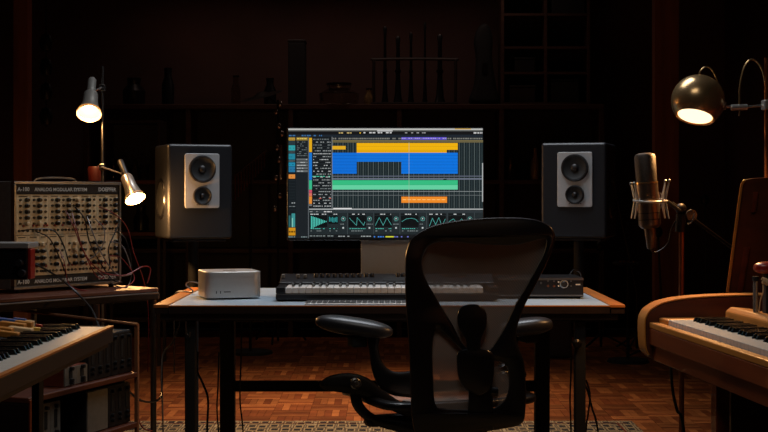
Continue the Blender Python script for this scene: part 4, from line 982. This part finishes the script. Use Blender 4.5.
# stand with mallets
a, b = px(374, 60, BD+.15), px(455, 60, BD+.15)
t = thing('instrument_rack', 'dark tube rack on the back shelf above the monitor', 'rack', ((a.x+b.x)/2, BD+.15, TOPZ))
MB().tube(cat([(a.x, BD+.10, TOPZ+.02), (a.x, BD+.10, a.z-.03), (a.x+.03, BD+.10, a.z), (b.x-.03, BD+.10, a.z), (b.x, BD+.10, a.z-.03), (b.x, BD+.10, TOPZ+.02)], 5), .012, 8).build('tube_frame', 'dwood', t, True, smooth=True)
MB().box((a.x-.02, BD+.08, TOPZ), (b.x+.02, BD+.22, TOPZ+.02)).build('base', 'dwood', t, True, bevel=.003)
for k, (x, y, hd) in enumerate(((385, 26, .030), (398, 36, .040), (411, 32, .028), (425, 22, .022), (440, 34, .045))):
    q = px(x, y, BD+.15)
    lab = ['far left', 'second from left', 'middle', 'tallest, fourth from left', 'rightmost'][k]
    t2 = thing('wooden_flute', 'dark upright woodwind standing in the tube rack, '+lab, 'instrument', (q.x, BD+.17, TOPZ+.02), 0, 'woodwinds standing in the tube rack')
    MB().lathe([(0, hd), (.05, hd*.7), (.2, hd*.45), (q.z-TOPZ-.10, hd*.35), (q.z-TOPZ-.04, hd*.5), (q.z-TOPZ-.02, hd*.3)], (0, .0, 0), (0, 0, 1), 12).build('body', 'satin', t2, smooth=True)
    MB().lathe([(0, hd*.62), (.02, hd*.62)], (0, 0, .24), (0, 0, 1), 12).build('collar', 'darksteel', t2)
pts = [(470, 110), (474, 85), (476, 60), (474, 40), (479, 27), (487, 25), (492, 38), (492, 62), (496, 88), (498, 110)]
t = thing('instrument_case', 'tall tapered dark instrument case on the back shelf', 'case', (px(484, 0, BD+.2).x, BD+.2, TOPZ))
IT = RM[t.name].inverted()
sil('shell', [[(x, min(y, 103.5)) for x, y in pts]], lambda x, y, tt: Vector(((x-CX)/F*(BD+.2), BD+.2+tt/130, CH-(y-YH)/F*(BD+.2))), 18, 4, 'matte', t, IT)
MB().box((-.02, -.078, .25), (.02, -.07, .33)).build('handle', 'darksteel', t)
# pigeonhole cabinet
a, b = pb(501, -14, 590, 103)
t = thing('pigeonhole_cabinet', 'dark wooden pigeonhole cabinet standing on the back shelf at right', 'cabinet', ((a.x+b.x)/2, BD+.2, TOPZ))
HC = b.z-TOPZ; WC = b.x-a.x
for x in (-WC/2, -.012, WC/2-.024): MB().box((x, -.12, 0), (x+.024, .16, HC)).build('side_panel', 'shelfwood', t, bevel=.002)
for z in (0, .24, .44, .70, HC-.024): MB().box((-WC/2+.0245, -.118, z), (-.0125, .16, z+.02)).box((.0125, -.118, z), (WC/2-.0245, .16, z+.02)).build('divider', 'shelfwood', t)
MB().box((-WC/2, .16, 0), (WC/2, .17, HC)).build('back_panel', 'dwood', t)
for i, (x, z, w, h, mt, lab) in enumerate(((-.2, .02, .2, .12, 'dwood', 'dark low box in the lowest left pigeonhole'), (.17, .02, .22, .17, 'matte', 'black box in the lowest right pigeonhole'), (-.18, .26, .16, .1, 'black', 'small black box in the second left pigeonhole'), (.2, .72, .26, .3, 'matte', 'large black box in the upper right pigeonhole'))):
    o = thing('storage_box', lab, 'box', ((a.x+b.x)/2+x*.9, BD+.2, TOPZ+z), 0, 'boxes in the pigeonhole cabinet')
    MB().box((-w/2, -.1, 0), (w/2, .1, h)).build('body', mt, o, bevel=.005); MB().box((-w/2-.004, -.104, h), (w/2+.004, .104, h+.012)).build('cover', mt, o, bevel=.002)
# bowls and glasses on the top board and below it
def vase(x, y, D, z, h, r, mt, lab, nm='glass_jar', c_='jar', grp=None):
    q = px(x, y, D)
    o = thing(nm, lab, c_, (q.x, D, z), 0, grp)
    MB().lathe([(0, r*.7), (.006, r*.95), (h*.55, r), (h*.8, r*.55), (h, r*.6), (h, r*.48), (h*.8, r*.43), (h*.55, r*.88), (.012, r*.8)], (0, 0, 0), (0, 0, 1), 18, cap=False).build('body', mt, o, smooth=True)
    MB().lathe([(h, r*.62), (h+.012, r*.62)], (0, 0, 0), (0, 0, 1), 14).build('stopper', 'darksteel', o)
    return o
vase(339, 95, BD+.12, TOPZ, .16, .16, 'glass', 'wide glass bowl on the back shelf behind the monitor', 'glass_bowl', 'bowl')
vase(369, 95, BD+.12, TOPZ, .12, .04, 'nickel', 'small brass coloured jar on the back shelf behind the monitor', 'brass_jar')
vase(270, 93, BD+.12, TOPZ, .2, .05, 'satin', 'dark vase on the back shelf left of the tall box', 'dark_vase', 'vase')
for x, h, r, lab in ((236, .22, .04, 'glass jar on the back shelf above the left loudspeaker'), (134, .2, .09, 'round dark bowl on the back shelf at far left'), (168, .28, .05, 'slim dark bottle on the back shelf at left')):
    vase(x, 93, BD+.12, TOPZ, h, r, 'satin' if x < 200 else 'glass', lab, 'dark_bottle' if x < 200 else 'glass_jar', 'bottle' if x < 200 else 'jar')
for i, (x, h, r, mt) in enumerate(((318, .30, .04, 'chrome'), (281, .28, .035, 'chrome'), (362, .2, .06, 'glass'), (389, .27, .035, 'nickel'), (406, .33, .018, 'chrome'), (510, .2, .05, 'glass'), (546, .3, .05, 'satin'), (562, .3, .06, 'satin'), (535, .25, .04, 'nickel'))):
    vase(x, 110, BD+.12, 1.23, h, r, mt, ['chrome flask shining just above the left part of the monitor', 'small chrome flask left of the monitor on the shelf', 'clear glass jar just above the monitor', 'brass flask just above the monitor', 'thin chrome cylinder just above the monitor', 'clear jar right of the monitor on the back shelf', 'dark bottle left of the right loudspeaker top', 'broad dark bottle above the right loudspeaker', 'brass flask above the right loudspeaker'][i], 'shelf_flask', 'flask', 'flasks on the second shelf')

# small shelf of jars at left, lit by the spot
JD = 8.6
js = thing('jar_shelf', 'low dark wooden shelf unit with jars left of the left loudspeaker', 'shelf', (px(134, 0, JD).x, JD, 0))
xa, xb = px(106, 0, JD).x, px(157, 0, JD).x
for y in (180, 232): z = CH-(y-YH)/F*JD; MB().box((xa, JD, z-.025), (xb, JD+.26, z)).build('shelf_board', 'pwoodx', js, True, bevel=.003)  # lamplight on the boards put into a lighter wood than the frame
for x in (xa-.02, xb):
    MB().box((x, JD-.002, CH-(240-YH)/F*JD), (x+.02, JD+.26, CH+(YH-120)/F*JD)).build('side_panel', 'dwood', js, True, bevel=.003)
    for y in (JD, JD+.22): MB().box((x, y, 0), (x+.02, y+.03, CH-(240-YH)/F*JD)).build('leg', 'dwood', js, True)
MB().box((xa, JD+.25, CH-(240-YH)/F*JD), (xb, JD+.259, CH+(YH-120)/F*JD)).build('back_panel', 'dwood', js, True)
MB().box((xa, JD, CH+(YH-120)/F*JD-.02), (xb, JD+.26, CH+(YH-120)/F*JD)).build('top_board', 'dwood', js, True)
for i, (x, h, r, lab) in enumerate(((113, .13, .03, 'clear jar at the left end of the jar shelf'), (124, .15, .04, 'wide clear jar second on the jar shelf'), (135, .12, .032, 'short clear jar third on the jar shelf'), (144, .16, .028, 'tall clear jar fourth on the jar shelf'), (151, .12, .026, 'clear jar at the right end of the jar shelf'))):
    vase(x, 178, JD+.1, CH-(180-YH)/F*JD, h, r, 'glass', lab, grp='jars on the jar shelf')
for i, (x, h, r, lab) in enumerate(((116, .2, .04, 'dark bottle low on the jar shelf at left'), (141, .16, .05, 'squat dark bottle low on the jar shelf at right'))):
    vase(x, 228, JD+.1, CH-(232-YH)/F*JD, h, r, 'satin', lab, 'dark_bottle', 'bottle')
q = px(96, 170, 5.4)
t = thing('amber_jar', 'small dull red jar on the small stand behind the synth', 'jar', (px(96, 0, 5.4).x, 5.4, 0))
MB().lathe([(0, .03), (.05, .034), (.06, .03)], (0, 0, px(0, 181, 5.4).z), (0, 0, 1), 16).build('jar_body', 'dullred', t, smooth=True)
MB().tube([(0, 0, .02), (0, 0, px(0, 181, 5.4).z)], .015, 10).build('stand_pole', 'dwood', t, smooth=True)
MB().lathe([(0, .12), (.02, .12)], (0, 0, 0), (0, 0, 1), 20).build('stand_base', 'dwood', t)

# bar chimes and chrome stand right of the left loudspeaker
HD = 9.9
t = thing('bar_chimes', 'row of hanging chime bars behind the left loudspeaker', 'chimes', (px(250, 0, 9.25).x, 9.25, 0))
a, b = px(234, 176, 9.25), px(266, 150, 9.25)
MB().tube([a, b], .012, 8).build('bar', 'dwood', t, True, smooth=True)
for k in range(11):
    f_ = (k+.5)/11; p = a.lerp(b, f_); L_ = .17-.07*f_
    MB().tube([p-Vector((0, .012, .012)), p-Vector((0, .012, .012+L_))], .005, 8).build('chime', 'copper', t, True, smooth=True)
MB().tube([((a.x+b.x)/2, 9.25+.02, .02), ((a.x+b.x)/2, 9.25+.02, (a.z+b.z)/2)], .01, 8).build('pole', 'matte', t, True, smooth=True)
MB().lathe([(0, .16), (.02, .15)], ((a.x+b.x)/2, 9.25+.02, 0), (0, 0, 1), 20).build('base', 'matte', t, True)
t = thing('drum_hardware_stand', 'tall chrome stand with wing nuts left of the monitor', 'stand', (px(278, 0, HD).x, HD, 0))
q = px(278, 100, HD)
MB().tube([(q.x, HD, .02), (q.x, HD, q.z)], .009, 10).build('pole', 'darksteel', t, True, smooth=True)
for y, dx in ((104, 2), (112, -2), (126, 1), (134, 4), (148, -1), (160, 1), (178, -2), (196, 2), (209, -3)):
    p = px(278+dx, y, HD); MB().ell(p-Vector((0, .012, 0)), (.018, .01, .024), None, 12, 8).build('wing_nut', 'chrome', t, True, smooth=True)
for k in range(3):
    an = 2*PI*k/3+.4; MB().tube([(q.x, HD, .35), (q.x+.22*math.cos(an), HD+.22*math.sin(an), .015)], .008, 8).build('leg', 'darksteel', t, True, smooth=True)
t = thing('hanging_cymbal', 'dark bronze cymbal tilted on the chrome stand', 'cymbal', px(262, 96, HD))
MB().lathe([(0, .16), (.012, .06), (.03, .03), (.032, .001)], (.0, 0, 0), (-.25, -.2, 1), 30, cap=False).build('bow', 'darksteel', t, smooth=True)
MB().tube([(0, 0, .02), (px(278, 0, HD).x-px(262, 96, HD).x, 0, px(0, 104, HD).z-px(0, 96, HD).z)], .006, 8).build('arm', 'darksteel', t, smooth=True)
# thin stands right of the right loudspeaker
for i, (xt, yt, xb_, D, lab) in enumerate(((616.5, 196, 637, 9.4, 'thin leaning microphone stand right of the right loudspeaker'), (658, 232, 661, 9.0, 'short dark microphone stand left of the boom stand pole'), (600, 246, 601, 9.5, 'low dark stand under the right loudspeaker'), (705, 200, 706, 9.1, 'dark thin stand right of the boom stand pole'))):
    q = px(xt, yt, D); q2 = px(xb_, 294, D)
    t = thing('microphone_stand', lab, 'stand', (q2.x, D, 0))
    MB().tube([q, q2], .007, 8).tube([(q2.x, D, .02), q2], .010, 8).build('pole', 'darksteel', t, True, smooth=True)
    MB().ell(q, (.032, .03, .04), None, 12, 8).build('head', 'darksteel', t, True, smooth=True)
    for k in range(3):
        an = 2*PI*k/3+.9*i; MB().tube([(q2.x, D, .12), (q2.x+.22*math.cos(an), D+.22*math.sin(an), .012)], .007, 6).build('foot', 'matte', t, True, smooth=True)
t = thing('effects_tray', 'small dark tray with copper knobs behind the microphone', 'tray', (px(628, 0, 8.8).x, 8.8, 0))
q = px(628, 262, 8.8)
MB().box((q.x-.09, 8.73, q.z-.02), (q.x+.07, 8.87, q.z)).build('tray', 'matte', t, True, bevel=.005)
for dx in (-.06, -.035, -.01, .03): MB().lathe([(0, .009), (.012, .008)], (q.x+dx, 8.75, q.z), (0, 0, 1), 10).build('knob', 'copper', t, True, smooth=True)
MB().tube([(q.x, 8.8, .02), (q.x, 8.8, q.z-.02)], .011, 8).build('pole', 'matte', t, True, smooth=True)
MB().lathe([(0, .14), (.02, .13)], (q.x, 8.8, 0), (0, 0, 1), 20).build('base', 'matte', t, True)
# box under the desk at right, far back
q = px(556, 340, 9.0)
t = thing('amplifier_box', 'low grey box on the floor far behind the right end of the desk', 'box', (px(557, 0, 9.0).x, 9.0, 0))
MB().box((-.10, 0, 0), (.10, .2, px(0, 314, 9.0).z)).build('body', 'speaker', t, bevel=.01)
MB().box((-.085, -.006, .02), (.085, -.0005, px(0, 314, 9.0).z-.03)).build('grille', 'grille', t)
# unidentified faint shape beyond the post, filled in as hanging pots
q = px(46, 60, 8.6)
t = thing('hanging_pots', 'faint dark hanging chain of small pots at far left', 'lantern', px(46, 20, 8.6))
MB().tube([(0, 0, ZC-px(46, 20, 8.6).z), (0, 0, -.7)], .004, 6).build('cord', 'darksteel', t, smooth=True)
for k in range(4): MB().lathe([(0, .03), (.05, .045), (.1, .03), (.11, .01)], (0, 0, -.2-k*.16), (0, 0, 1), 14).build('pot', 'satin', t, smooth=True)
